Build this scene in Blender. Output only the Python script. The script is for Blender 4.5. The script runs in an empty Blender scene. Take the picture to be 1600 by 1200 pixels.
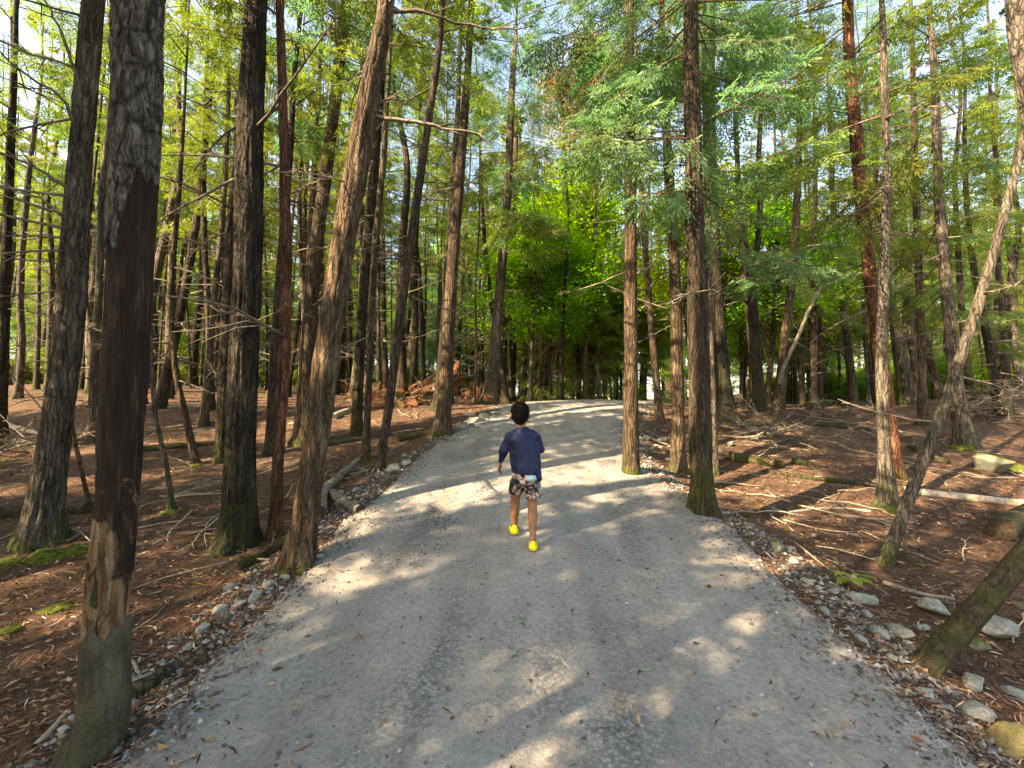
import bpy, bmesh, math, random
import numpy as np
from mathutils import Vector, Matrix, Euler

random.seed(7)
RNG = np.random.default_rng(7)
scene = bpy.context.scene
COL = scene.collection

# ------------------------------------------------------------------ camera
FPX = 680.0                      # focal length in pixels of the 1600 px wide photograph
CAMZ = 1.5
PITCH = math.atan(38.0 / FPX)
cam_d = bpy.data.cameras.new('camera')
cam = bpy.data.objects.new('camera', cam_d); COL.objects.link(cam)
cam_d.sensor_width = 36.0
cam_d.lens = FPX / 1600.0 * 36.0
cam_d.clip_start = 0.05; cam_d.clip_end = 2000.0
cam.location = (0, 0, CAMZ)
cam.rotation_euler = (math.pi / 2 + PITCH, 0, 0)
scene.camera = cam

# ------------------------------------------------------------------ sky and sun
SUN_AZ = Vector((-0.84, -0.54)).normalized()     # horizontal direction towards the sun
SUN_EL = math.radians(35)
world = bpy.data.worlds.new('World'); scene.world = world; world.use_nodes = True
wn = world.node_tree.nodes; wl = world.node_tree.links
sky = wn.new('ShaderNodeTexSky'); sky.sky_type = 'NISHITA'; sky.sun_disc = False
sky.sun_elevation = SUN_EL
sky.sun_rotation = math.atan2(SUN_AZ.x, SUN_AZ.y)
sky.dust_density = 1.2; sky.ozone_density = 1.0; sky.air_density = 1.0
wl.new(sky.outputs[0], wn['Background'].inputs[0])
wn['Background'].inputs[1].default_value = 0.12
sun_d = bpy.data.lights.new('sun', 'SUN'); sun = bpy.data.objects.new('sun', sun_d); COL.objects.link(sun)
sun_d.energy = 5.0; sun_d.angle = math.radians(0.42); sun_d.color = (1.0, 0.86, 0.68)
to_sun = Vector((SUN_AZ.x * math.cos(SUN_EL), SUN_AZ.y * math.cos(SUN_EL), math.sin(SUN_EL)))
sun.rotation_euler = to_sun.to_track_quat('Z', 'Y').to_euler()
sun.location = to_sun * 60

scene.view_settings.view_transform = 'Standard'
scene.view_settings.look = 'None'
scene.view_settings.gamma = 1.0
scene.view_settings.use_white_balance = True
scene.view_settings.white_balance_temperature = 8700
scene.view_settings.exposure = 2.58
scene.render.engine = 'CYCLES'
cy = scene.cycles
cy.max_bounces = 6; cy.diffuse_bounces = 4; cy.glossy_bounces = 2; cy.transmission_bounces = 4
cy.transparent_max_bounces = 4; cy.caustics_reflective = False; cy.caustics_refractive = False
cy.use_denoising = True

# ------------------------------------------------------------------ numpy noise
def _h(ix, iy, iz, seed):
    n = (ix.astype(np.int64) * 374761393 + iy.astype(np.int64) * 668265263 + iz.astype(np.int64) * 2147483647 + seed * 974634777) & 0xffffffff
    n = ((n ^ (n >> 13)) * 1274126177) & 0xffffffff
    n = ((n ^ (n >> 16)) * 2246822519) & 0xffffffff
    return ((n ^ (n >> 15)) & 0xffffff) / float(0xffffff) * 2 - 1

def vn(x, y, z=None, seed=0):
    x = np.asarray(x, float); y = np.asarray(y, float)
    z = np.zeros_like(x) if z is None else np.asarray(z, float)
    ix, iy, iz = np.floor(x), np.floor(y), np.floor(z)
    fx, fy, fz = x - ix, y - iy, z - iz
    fx = fx * fx * (3 - 2 * fx); fy = fy * fy * (3 - 2 * fy); fz = fz * fz * (3 - 2 * fz)
    out = 0
    for dx in (0, 1):
        for dy in (0, 1):
            for dz in (0, 1):
                w = (fx if dx else 1 - fx) * (fy if dy else 1 - fy) * (fz if dz else 1 - fz)
                out = out + w * _h(ix + dx, iy + dy, iz + dz, seed)
    return out

def fbm(x, y, z=None, seed=0, oct=3):
    s = 0; a = 1.0; f = 1.0; t = 0
    for k in range(oct):
        s = s + a * vn(np.asarray(x) * f, np.asarray(y) * f, None if z is None else np.asarray(z) * f, seed + k * 17)
        t += a; a *= .5; f *= 2.03
    return s / t

def cells(u, v, period, seed=0):
    """F2-F1 of jittered cells, wrapping in u with the given integer period"""
    iu, iv = np.floor(u), np.floor(v)
    f1 = np.full(u.shape, 9.0); f2 = np.full(u.shape, 9.0)
    for du in (-1, 0, 1):
        for dv in (-1, 0, 1):
            cu, cv = iu + du, iv + dv
            w = np.mod(cu, period)
            px = cu + .5 + .45 * _h(w, cv, w * 0, seed); py = cv + .5 + .45 * _h(w, cv, w * 0 + 1, seed)
            d = np.hypot(px - u, py - v)
            f2 = np.where(d < f1, f1, np.minimum(f2, d)); f1 = np.minimum(f1, d)
    return f2 - f1

def sstep(a, b, x):
    t = np.clip((np.asarray(x, float) - a) / (b - a), 0, 1)
    return t * t * (3 - 2 * t)

# ------------------------------------------------------------------ terrain functions
_PY = np.array([-60, -15, -5, 0, 1.9, 3.7, 6.2, 8, 10.0, 11.5, 14, 20, 30, 45, 80, 400.])
_PZ = np.array([-3.0, -1.2, -.5, -.08, .03, .36, .73, 1.08, 1.52, 1.66, 1.62, 1.62, 1.9, 2.4, 3.2, 3.5])
_dy = np.arange(-60, 401, .1)
def _smooth(y, z, w=13):
    d = np.interp(_dy, y, z); k = np.hanning(w + 2)[1:-1]; k /= k.sum()
    return np.convolve(np.pad(d, w // 2, mode='edge'), k, 'valid')
_prof = _smooth(_PY, _PZ, 15)
_cx = _smooth(np.array([-60, 0, 1.9, 3.7, 6.2, 8, 10.5, 14, 20, 400.]), np.array([-1.5, .1, .14, .2, .15, .55, 1.5, 3.6, 9.0, 60.]), 21)
_hw = _smooth(np.array([-60, 0, 1.9, 3.7, 6.2, 8, 10.5, 14, 400.]), np.array([1.8, 1.85, 1.8, 1.8, 1.6, 1.5, 1.6, 1.5, 1.5]), 21)
def prof(y): return np.interp(y, _dy, _prof)
def pcx(y): return np.interp(y, _dy, _cx)
def phw(y): return np.interp(y, _dy, _hw)
def edge(x, y):
    return np.abs(x - pcx(y)) - phw(y) + .16 * fbm(x * 1.3, y * 1.3, None, 31, 3)
def floor_z(x, y):
    x = np.asarray(x, float); y = np.asarray(y, float)
    e = edge(x, y)
    drop = np.where(x > pcx(y), .24, .14) * (1 - .6 * sstep(7, 11, y))
    z = prof(y) - drop * sstep(0, .9, e) - .10 * sstep(.05, -.35, e)
    z = z + np.clip(.05 * (np.abs(x - pcx(y)) - 3), 0, .9) * sstep(8, 18, y)
    amp = sstep(.2, 1.5, e)
    z = z + amp * (.07 * fbm(x * .45, y * .45, None, 3, 2) + .035 * fbm(x * 1.9, y * 1.9, None, 5, 3))
    z = z + sstep(0, .5, e) * .012 * fbm(x * 9, y * 9, None, 8, 2)
    return z
def path_z(x, y):
    x = np.asarray(x, float); y = np.asarray(y, float)
    e = edge(x, y)
    u = np.clip((x - pcx(y)) / phw(y), -1.3, 1.3)
    z = prof(y) + .03 + .05 * (1 - u * u)
    z = z + .014 * fbm(x * 2.3, y * 1.6, None, 11, 3) + .006 * fbm(x * 11, y * 11, None, 12, 2)
    return z - .42 * sstep(-.12, .5, e)
def ground_z(x, y): return np.maximum(floor_z(x, y), path_z(x, y))
def gz(x, y): return float(ground_z(np.array([x]), np.array([y]))[0])

def ray(px, py):
    u = (px - 800) / FPX; v = (600 - py) / FPX
    c, s = math.cos(PITCH), math.sin(PITCH)
    return Vector((u, c - v * s, s + v * c))
def on_ground(px, py):
    """point of the terrain that the sight line through a photo pixel meets"""
    d = ray(px, py); t = np.linspace(1.0, 60, 6000)
    g = CAMZ + t * d.z - ground_z(t * d.x, t * d.y)
    k = np.argmax(g < 0) if (g < 0).any() else len(t) - 1
    return Vector((t[k] * d.x, t[k] * d.y, float(ground_z(t[k:k+1] * d.x, t[k:k+1] * d.y)[0])))
def rad(px, w, Y):
    """radius of an upright stem that shows w pixels wide (stems off the axis show wider)"""
    return .84 * w / 2 / FPX * Y * FPX / math.hypot(FPX, px - 800)
def at_depth(px, py, Y):
    d = ray(px, py); t = Y / d.y
    return Vector((d.x * t, Y, CAMZ + d.z * t))

# ------------------------------------------------------------------ mesh helpers
def np_mesh(name, V, F, mats=(), midx=None, smooth=True):
    me = bpy.data.meshes.new(name)
    V = np.asarray(V, np.float32)
    groups = [np.asarray(f, np.int32) for f in (F if isinstance(F, list) else [F]) if len(f)]
    nl = sum(g.size for g in groups); nf = sum(len(g) for g in groups)
    me.vertices.add(len(V)); me.vertices.foreach_set('co', V.ravel())
    me.loops.add(nl); me.loops.foreach_set('vertex_index', np.concatenate([g.ravel() for g in groups]))
    tot = np.concatenate([np.full(len(g), g.shape[1], np.int32) for g in groups])
    me.polygons.add(nf)
    me.polygons.foreach_set('loop_start', np.concatenate([[0], np.cumsum(tot)[:-1]]).astype(np.int32))
    me.polygons.foreach_set('loop_total', tot)
    for m in mats: me.materials.append(m)
    if midx is not None: me.polygons.foreach_set('material_index', np.asarray(midx, np.int32))
    me.polygons.foreach_set('use_smooth', np.full(nf, smooth))
    me.update(calc_edges=True)
    return me
def obj(name, me, parent=None, loc=(0, 0, 0), rot=(0, 0, 0), sc=(1, 1, 1)):
    o = bpy.data.objects.new(name, me); COL.objects.link(o)
    o.location = loc; o.rotation_euler = rot
    o.scale = sc if hasattr(sc, '__len__') else (sc, sc, sc)
    if parent is not None: o.parent = parent
    return o
def tag(o, label, cat, group=None):
    o['label'] = label; o['category'] = cat
    if group: o['group'] = group
    return o
def thing(name, label, cat, loc=(0, 0, 0), group=None, rotz=0.0):
    o = obj(name, None, None, loc, (0, 0, rotz)); o.empty_display_size = .1
    return tag(o, label, cat, group)

def resample(P, step):
    """Catmull-Rom through rows of P (any number of columns), about one sample per step metres"""
    P = np.asarray(P, float)
    Q = np.vstack([2 * P[0] - P[1], P, 2 * P[-1] - P[-2]])
    out = []
    for i in range(1, len(Q) - 2):
        p0, p1, p2, p3 = Q[i-1], Q[i], Q[i+1], Q[i+2]
        n = max(2, int(np.linalg.norm((p2 - p1)[:3]) / step))
        t = np.linspace(0, 1, n, endpoint=False)[:, None]
        out.append(.5 * (2*p1 + (p2-p0)*t + (2*p0-5*p1+4*p2-p3)*t*t + (3*p1-p0-3*p2+p3)*t**3))
    out.append(P[-1:])
    return np.vstack(out)

def tube_np(C, R, sides, ref=None, cap=True):
    """C (N,3) centres, R (N,) or (N,sides) radii -> verts, quads, theta"""
    C = np.asarray(C, float); N = len(C)
    T = np.gradient(C, axis=0); T /= np.linalg.norm(T, axis=1)[:, None] + 1e-9
    d = C[-1] - C[0]
    if ref is None: ref = np.eye(3)[int(np.argmin(np.abs(d)))] if abs(d[2]) < .8 * np.linalg.norm(d) else np.array([1., 0, 0])
    A = ref[None] - T * (T @ ref)[:, None]; A /= np.linalg.norm(A, axis=1)[:, None] + 1e-9
    B = np.cross(T, A)
    th = np.arange(sides) * 2 * np.pi / sides
    R = np.asarray(R, float)
    if R.ndim == 1: R = np.repeat(R[:, None], sides, 1)
    V = C[:, None] + R[..., None] * (np.cos(th)[None, :, None] * A[:, None] + np.sin(th)[None, :, None] * B[:, None])
    i = np.arange(N - 1)[:, None] * sides; j = np.arange(sides)[None]; j2 = (j + 1) % sides
    Q = np.stack([i + j, i + j2, i + sides + j2, i + sides + j], -1).reshape(-1, 4)
    V = V.reshape(-1, 3)
    if cap:
        V = np.vstack([V, C[:1], C[-1:]])
        a, b = N * sides, N * sides + 1
        tri0 = np.stack([np.full(sides, a), j2[0], j[0], j[0]], -1)
        tri1 = np.stack([np.full(sides, b), (N-1)*sides + j[0], (N-1)*sides + j2[0], (N-1)*sides + j2[0]], -1)
        return V, Q, [tri0[:, :3], tri1[:, :3]]
    return V, Q, []

class Acc:
    """collects vertex/face arrays of several pieces that make one mesh"""
    def __init__(s): s.V = []; s.Q = []; s.T = []; s.qm = []; s.tm = []; s.n = 0
    def add(s, V, Q=None, T=None, m=0):
        V = np.asarray(V, float)
        if Q is not None and len(Q): s.Q.append(np.asarray(Q) + s.n); s.qm.append(np.full(len(Q), m))
        if T is not None and len(T): s.T.append(np.asarray(T) + s.n); s.tm.append(np.full(len(T), m))
        s.V.append(V); s.n += len(V)
    def tube(s, P, R, sides=5, m=0, step=None):
        P = np.asarray(P, float); R = np.asarray(R, float)
        if step:
            PR = resample(np.hstack([P, R[:, None]]), step); P, R = PR[:, :3], np.maximum(PR[:, 3], .0008)
        V, Q, C = tube_np(P, R, sides)
        s.add(V, Q, np.vstack(C), m)
    def arrays(s):
        V = np.vstack(s.V)
        Q = np.vstack(s.Q) if s.Q else np.zeros((0, 4), int); T = np.vstack(s.T) if s.T else np.zeros((0, 3), int)
        qm = np.concatenate(s.qm) if s.qm else np.zeros(0); tm = np.concatenate(s.tm) if s.tm else np.zeros(0)
        return V, Q, T, qm, tm
    def mesh(s, name, mats, smooth=True):
        V, Q, T, qm, tm = s.arrays()
        return np_mesh(name, V, [Q, T], mats, np.concatenate([qm, tm]), smooth)

# ------------------------------------------------------------------ materials
class NT:
    def __init__(s, name):
        s.m = bpy.data.materials.new(name); s.m.use_nodes = True
        s.t = s.m.node_tree; s.t.nodes.clear()
        s.out = s.n('ShaderNodeOutputMaterial')
    def n(s, kind, **kw):
        x = s.t.nodes.new(kind)
        for k, v in kw.items(): setattr(x, k, v)
        return x
    def l(s, a, b): s.t.links.new(a, b)
    def coord(s, which='Object', scale=(1, 1, 1)):
        c = s.n('ShaderNodeTexCoord'); mp = s.n('ShaderNodeMapping'); mp.inputs['Scale'].default_value = scale
        oi = s.n('ShaderNodeObjectInfo'); ml = s.n('ShaderNodeMath', operation='MULTIPLY'); ml.inputs[1].default_value = 37.0
        s.l(oi.outputs['Random'], ml.inputs[0]); s.l(ml.outputs[0], mp.inputs['Location'])
        s.l(c.outputs[which], mp.inputs['Vector'])
        return mp.outputs[0]
    def noise(s, vec, scale, detail=4, rough=.6, dist=0):
        x = s.n('ShaderNodeTexNoise'); x.inputs['Scale'].default_value = scale; x.inputs['Detail'].default_value = detail
        x.inputs['Roughness'].default_value = rough; x.inputs['Distortion'].default_value = dist
        if vec is not None: s.l(vec, x.inputs['Vector'])
        return x.outputs['Fac']
    def voro(s, vec, scale, feature='F1', out='Distance', rnd=1.0):
        x = s.n('ShaderNodeTexVoronoi', feature=feature); x.inputs['Scale'].default_value = scale
        x.inputs['Randomness'].default_value = rnd
        s.l(vec, x.inputs['Vector']); return x.outputs[out]
    def ramp(s, fac, stops, interp='LINEAR'):
        x = s.n('ShaderNodeValToRGB'); x.color_ramp.interpolation = interp
        e = x.color_ramp.elements
        while len(e) < len(stops): e.new(.5)
        for k, (p, c) in enumerate(stops):
            e[k].position = p; e[k].color = (c, c, c, 1) if not hasattr(c, '__len__') else (*c, 1)
        s.l(fac, x.inputs[0]); return x.outputs[0]
    def mix(s, fac, a, b, mode='MIX'):
        x = s.n('ShaderNodeMix', data_type='RGBA', blend_type=mode)
        for i, v in ((0, fac), (6, a), (7, b)):
            if isinstance(v, (int, float)): x.inputs[i].default_value = v
            elif isinstance(v, tuple): x.inputs[i].default_value = (*v, 1)
            else: s.l(v, x.inputs[i])
        return x.outputs[2]
    def math(s, op, a, b=0.0):
        x = s.n('ShaderNodeMath', operation=op)
        for i, v in ((0, a), (1, b)):
            if isinstance(v, (int, float)): x.inputs[i].default_value = v
            else: s.l(v, x.inputs[i])
        return x.outputs[0]
    def hsv(s, col, h=None, v=None, sat=None):
        x = s.n('ShaderNodeHueSaturation'); s.l(col, x.inputs['Color'])
        for k, q in (('Hue', h), ('Value', v), ('Saturation', sat)):
            if q is None: continue
            if isinstance(q, (int, float)): x.inputs[k].default_value = q
            else: s.l(q, x.inputs[k])
        return x.outputs[0]
    def rand(s, lo, hi):
        oi = s.n('ShaderNodeObjectInfo'); mr = s.n('ShaderNodeMapRange')
        mr.inputs['To Min'].default_value = lo; mr.inputs['To Max'].default_value = hi
        s.l(oi.outputs['Random'], mr.inputs['Value']); return mr.outputs[0]
    def principled(s, col, rough=.85, bump=None, bstr=.5, bdist=.01, spec=.25):
        p = s.n('ShaderNodeBsdfPrincipled')
        if isinstance(col, tuple): p.inputs['Base Color'].default_value = (*col, 1)
        else: s.l(col, p.inputs['Base Color'])
        p.inputs['Specular IOR Level'].default_value = spec
        if isinstance(rough, (int, float)): p.inputs['Roughness'].default_value = rough
        else: s.l(rough, p.inputs['Roughness'])
        if bump is not None:
            b = s.n('ShaderNodeBump'); b.inputs['Strength'].default_value = bstr; b.inputs['Distance'].default_value = bdist
            s.l(bump, b.inputs['Height']); s.l(b.outputs[0], p.inputs['Normal'])
        s.l(p.outputs[0], s.out.inputs[0]); return p

def bark_material(name, dark, light, lichen=(.25, .26, .2), lich=.45, moss=0.0, moss_h=1.0, fiber=26, vst=.16, plate=0.0, furrow=.6):
    N = NT(name)
    v = N.coord('Object', (1, 1, vst)); vi = N.coord('Object')
    f = N.noise(v, fiber, 6, .65, .4)
    ds = N.n('ShaderNodeTexNoise'); ds.inputs['Scale'].default_value = 6; ds.inputs['Detail'].default_value = 3; N.l(vi, ds.inputs['Vector'])
    va = N.n('ShaderNodeVectorMath', operation='MULTIPLY_ADD'); va.inputs[1].default_value = (.10, .10, .05); N.l(ds.outputs['Color'], va.inputs[0]); N.l(N.coord('Object', (1, 1, vst * .42)), va.inputs[2])
    fur = N.ramp(N.voro(va.outputs[0], fiber * .95, 'DISTANCE_TO_EDGE'), [(.0, .0), (.10, .7), (.26, 1.)])
    big = N.noise(vi, 2.2, 4, .6)
    col = N.ramp(f, [(.34, dark), (.50, tuple(a * .6 + b * .4 for a, b in zip(dark, light))), (.70, light)])
    li = N.ramp(N.noise(vi, 7, 5, .7), [(.55, 0.), (.70, 1.)])
    col = N.mix(N.math('MULTIPLY', li, lich), col, lichen)
    col = N.hsv(col, v=N.ramp(big, [(.3, .62), (.7, 1.25)]))
    col = N.mix(N.math('MULTIPLY', N.math('SUBTRACT', 1.0, fur), furrow), col, tuple(a * .35 for a in dark))
    if plate:
        vp = N.coord('Object', (1, 1, .5))
        cr = N.ramp(N.voro(vp, plate, 'DISTANCE_TO_EDGE'), [(.0, .25), (.10, 1.)])
        col = N.mix(1.0, col, cr, 'MULTIPLY')
    if moss > 0:
        tc = N.n('ShaderNodeTexCoord'); sx = N.n('ShaderNodeSeparateXYZ'); N.l(tc.outputs['Object'], sx.inputs[0])
        mr = N.n('ShaderNodeMapRange'); mr.inputs['From Min'].default_value = 0; mr.inputs['From Max'].default_value = moss_h
        mr.inputs['To Min'].default_value = .62; mr.inputs['To Max'].default_value = .30
        N.l(sx.outputs[2], mr.inputs['Value'])
        mm = N.math('ADD', N.math('SUBTRACT', N.noise(vi, 5, 5, .7), .5), mr.outputs[0])
        mk = N.ramp(mm, [(.50, 0.), (.66, 1.)])
        mossc = N.ramp(N.noise(vi, 40, 3), [(.3, (.022, .030, .007)), (.7, (.075, .088, .018))])
        col = N.mix(N.math('MULTIPLY', mk, moss), col, mossc)
    col = N.hsv(col, v=N.rand(.75, 1.2), sat=N.rand(.8, 1.15))
    hgt = N.math('ADD', N.math('ADD', f, N.math('MULTIPLY', fur, .8 * furrow)), N.math('MULTIPLY', N.noise(vi, 60, 3), .4))
    N.principled(col, .9, hgt, 1.0, .03, .15)
    return N.m

BARK = {
    'grey': bark_material('bark_grey_cedar', (.036, .028, .020), (.215, .18, .14), (.20, .20, .15), moss=.9, moss_h=.5),
    'dark': bark_material('bark_dark_mossy', (.012, .009, .007), (.085, .066, .048), (.06, .066, .03), .5, moss=.55, moss_h=2.0),
    'red': bark_material('bark_red_cedar', (.045, .018, .010), (.21, .10, .06), (.2, .13, .09), .3, moss=.6, moss_h=.3),
    'brown': bark_material('bark_brown_cedar', (.026, .017, .011), (.16, .115, .078), (.16, .15, .10), moss=.8, moss_h=.35),
    'pale': bark_material('bark_pale_aspen', (.18, .18, .155), (.42, .42, .37), (.46, .48, .40), .5, moss=.5, moss_h=.3, fiber=14, vst=.6, furrow=.2),
    'plate': bark_material('bark_grey_plates', (.05, .04, .033), (.25, .215, .18), (.22, .22, .17), .5, fiber=34, vst=.3, plate=11, furrow=.5),
    'log': bark_material('bark_log_mossy', (.022, .016, .011), (.12, .092, .068), (.08, .09, .035), .6, moss=.5, moss_h=9.0, fiber=34, vst=.5, furrow=.2),
}
def wood_simple(name, dark, light, fiber=40, vst=.12):
    N = NT(name); v = N.coord('Object', (1, 1, vst)); f = N.noise(v, fiber, 4, .6)
    col = N.ramp(f, [(.3, dark), (.7, light)]); col = N.hsv(col, v=N.rand(.7, 1.3))
    N.principled(col, .9, f, .5, .006, .1); return N.m
M_DEADBR = wood_simple('dead_branch_bark', (.07, .058, .045), (.24, .20, .16), 30, 1)
M_STICK = wood_simple('dry_stick_wood', (.16, .12, .085), (.42, .35, .27), 30, 1)
M_GREYWOOD = wood_simple('weathered_wood', (.07, .06, .046), (.27, .24, .195), 26, .5)
M_ROT = wood_simple('rotten_end_wood', (.015, .011, .008), (.075, .055, .038), 30, 1)
M_TWIG = wood_simple('green_twig_bark', (.06, .045, .03), (.16, .12, .08), 30, 1)

def bare_wood_material():
    N = NT('bare_rotting_wood')
    v = N.coord('Object', (1, 1, .12)); vi = N.coord('Object', (1, 1, .45))
    f = N.noise(v, 34, 6, .65, .3)
    tan = N.ramp(f, [(.30, (.035, .018, .009)), (.48, (.13, .078, .04)), (.70, (.34, .245, .15))])
    drk = N.ramp(f, [(.35, (.008, .005, .004)), (.58, (.028, .015, .010)), (.74, (.12, .07, .042))])
    tc = N.n('ShaderNodeTexCoord'); sx = N.n('ShaderNodeSeparateXYZ'); N.l(tc.outputs['Object'], sx.inputs[0])
    hh = N.ramp(N.math('MULTIPLY', sx.outputs[2], .4), [(.18, .20), (.36, .34), (.50, .55), (.60, 1.0), (.85, 1.2)])
    k = N.math('ADD', N.math('MULTIPLY', N.noise(vi, 5.5, 6, .7, .8), 2.3), N.math('SUBTRACT', hh, 1.02))
    col = N.mix(N.ramp(k, [(.40, 0.), (.56, 1.)]), tan, drk)
    N.principled(col, .8, N.math('ADD', f, N.math('MULTIPLY', N.noise(vi, 16, 5, .7), .6)), 1.0, .05, .2); return N.m
M_BARE = bare_wood_material()

def leaf_material(name, c1, c2, c3, trans=.42, huevar=.03):
    N = NT(name)
    g = N.n('ShaderNodeNewGeometry')
    vi = N.coord('Object')
    a = N.noise(vi, 1.6, 3); b = N.noise(vi, 22, 2)
    k = N.math('ADD', N.math('MULTIPLY', a, .7), N.math('MULTIPLY', b, .45))
    col = N.ramp(k, [(.38, c1), (.57, c2), (.76, c3)])
    col = N.hsv(col, h=N.rand(.5 - huevar, .5 + huevar), v=N.rand(.8, 1.25))
    d = N.n('ShaderNodeBsdfPrincipled'); N.l(col, d.inputs['Base Color']); d.inputs['Roughness'].default_value = .55
    d.inputs['Specular IOR Level'].default_value = .3
    t = N.n('ShaderNodeBsdfTranslucent'); N.l(N.hsv(col, v=1.35, sat=1.15), t.inputs['Color'])
    m = N.n('ShaderNodeMixShader'); m.inputs[0].default_value = trans
    N.l(d.outputs[0], m.inputs[1]); N.l(t.outputs[0], m.inputs[2]); N.l(m.outputs[0], N.out.inputs[0])
    return N.m
M_CEDAR = leaf_material('cedar_scale_leaves', (.045, .085, .022), (.12, .185, .04), (.25, .29, .065), .48)
M_CEDARBLUE = leaf_material('cedar_cool_leaves', (.045, .10, .045), (.10, .19, .075), (.19, .28, .10), .45)
M_CEDARLIT = leaf_material('sunlit_cedar_leaves', (.07, .12, .028), (.17, .225, .045), (.29, .32, .07), .5)  # lighter, yellower copy of the cedar leaves: sunlight put into the colour
M_BROAD = leaf_material('broad_green_leaves', (.10, .20, .025), (.20, .34, .045), (.36, .46, .08), .55)
M_DEADLEAF = leaf_material('dead_rust_foliage', (.09, .035, .018), (.22, .085, .04), (.38, .17, .08), .25, .01)
M_AUTUMN = leaf_material('turning_leaves', (.16, .10, .045), (.27, .20, .075), (.36, .31, .13), .45, .02)

# ------------------------------------------------------------------ ground, path, litter
def floor_material():
    N = NT('needle_floor')
    c = N.n('ShaderNodeTexCoord').outputs['Object']
    a = N.noise(c, .9, 5, .65); b = N.noise(c, 14, 6, .7, .3); f = N.noise(c, 95, 4, .7)
    col = N.ramp(b, [(.28, (.030, .018, .012)), (.46, (.095, .052, .033)), (.62, (.19, .105, .065)), (.8, (.30, .20, .135))])
    col = N.mix(N.ramp(f, [(.42, .0), (.62, .55)]), col, (.30, .17, .10))
    col = N.mix(N.ramp(f, [(.30, .75), (.45, 0.)]), col, (.018, .012, .009))
    col = N.hsv(col, v=N.ramp(a, [(.3, .7), (.7, 1.2)]))
    ms = N.ramp(N.noise(c, .55, 6, .72), [(.60, 0.), (.70, .75)])
    col = N.mix(ms, col, N.ramp(f, [(.3, (.03, .04, .008)), (.7, (.10, .12, .02))]))
    col = N.hsv(col, v=.82, sat=.86)
    N.principled(col, .95, N.math('ADD', b, N.math('MULTIPLY', f, .7)), 1.0, .04, .1)
    return N.m
def path_material():
    N = NT('packed_gravel')
    c = N.n('ShaderNodeTexCoord').outputs['Object']
    mp = N.n('ShaderNodeMapping'); mp.inputs['Scale'].default_value = (1, .55, 1); N.l(c, mp.inputs[0])
    a = N.noise(mp.outputs[0], 1.1, 5, .6); b = N.noise(c, 38, 5, .7); f = N.noise(c, 160, 3, .7)
    pv = N.voro(c, 55, 'F1', 'Color'); pd = N.voro(c, 55, 'F1', 'Distance')
    col = N.ramp(b, [(.25, (.17, .158, .145)), (.5, (.255, .242, .225)), (.75, (.34, .325, .305))])
    sep = N.n('ShaderNodeSeparateColor'); N.l(pv, sep.inputs[0])
    col = N.mix(N.ramp(a, [(.48, 0.), (.62, .75)]), col, N.hsv(N.ramp(sep.outputs[0], [(0., (.12, .116, .112)), (1., (.36, .35, .335))]), v=N.ramp(pd, [(.2, 1.1), (.75, .45)])))
    pits = N.ramp(N.noise(c, 24, 3, .5), [(.25, .45), (.33, 1.)])
    col = N.mix(1.0, col, pits, 'MULTIPLY')
    col = N.mix(N.ramp(N.noise(c, .8, 4), [(.5, 0.), (.75, .35)]), col, (.36, .31, .26))
    mw = N.n('ShaderNodeMapping'); mw.inputs['Scale'].default_value = (2.2, .25, 1); N.l(c, mw.inputs[0])
    col = N.hsv(col, v=N.ramp(N.noise(mw.outputs[0], 1.3, 5, .6), [(.3, .78), (.7, 1.2)]))
    h = N.math('ADD', N.math('MULTIPLY', b, .8), N.math('ADD', N.math('MULTIPLY', f, .35), N.math('MULTIPLY', pits, .5)))
    N.principled(col, .9, h, .9, .02, .2)
    return N.m
def warp_axis(lo, hi, near_lo, near_hi, step, grow=1.16):
    a = list(np.arange(near_lo, near_hi, step)); s = step
    while a[-1] < hi: s *= grow; a.append(a[-1] + s)
    s = step; b = [near_lo]
    while b[-1] > lo: s *= grow; b.append(b[-1] - s)
    return np.array(b[1:][::-1] + a)
def sheet(name, X, Y, fz, mat):
    gx, gy = np.meshgrid(X, Y); z = fz(gx, gy)
    V = np.stack([gx, gy, z], -1).reshape(-1, 3); nx = len(X)
    i = np.arange(len(Y) - 1)[:, None] * nx + np.arange(nx - 1)[None]
    Q = np.stack([i, i + 1, i + nx + 1, i + nx], -1).reshape(-1, 4)
    o = obj(name, np_mesh(name, V, Q, [mat])); o['kind'] = 'structure'; return o
sheet('forest_floor', warp_axis(-300, 300, -7.5, 8.5, .055), warp_axis(-60, 380, .8, 12, .055), floor_z, floor_material())
# the path follows its own bend: a ribbon across u, along y
_ya = np.concatenate([np.arange(-4, 1, .12), np.arange(1, 12.5, .04), np.arange(12.5, 24, .15)])
_ua = np.linspace(-1.4, 1.4, 110)
_gu, _gy = np.meshgrid(_ua, _ya); _gx = pcx(_gy) + _gu * phw(_gy)
_V = np.stack([_gx, _gy, path_z(_gx, _gy)], -1).reshape(-1, 3)
_i = np.arange(len(_ya) - 1)[:, None] * 110 + np.arange(109)[None]
o = obj('gravel_path', np_mesh('gravel_path', _V, np.stack([_i, _i + 1, _i + 111, _i + 110], -1).reshape(-1, 4), [path_material()])); o['kind'] = 'structure'

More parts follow.
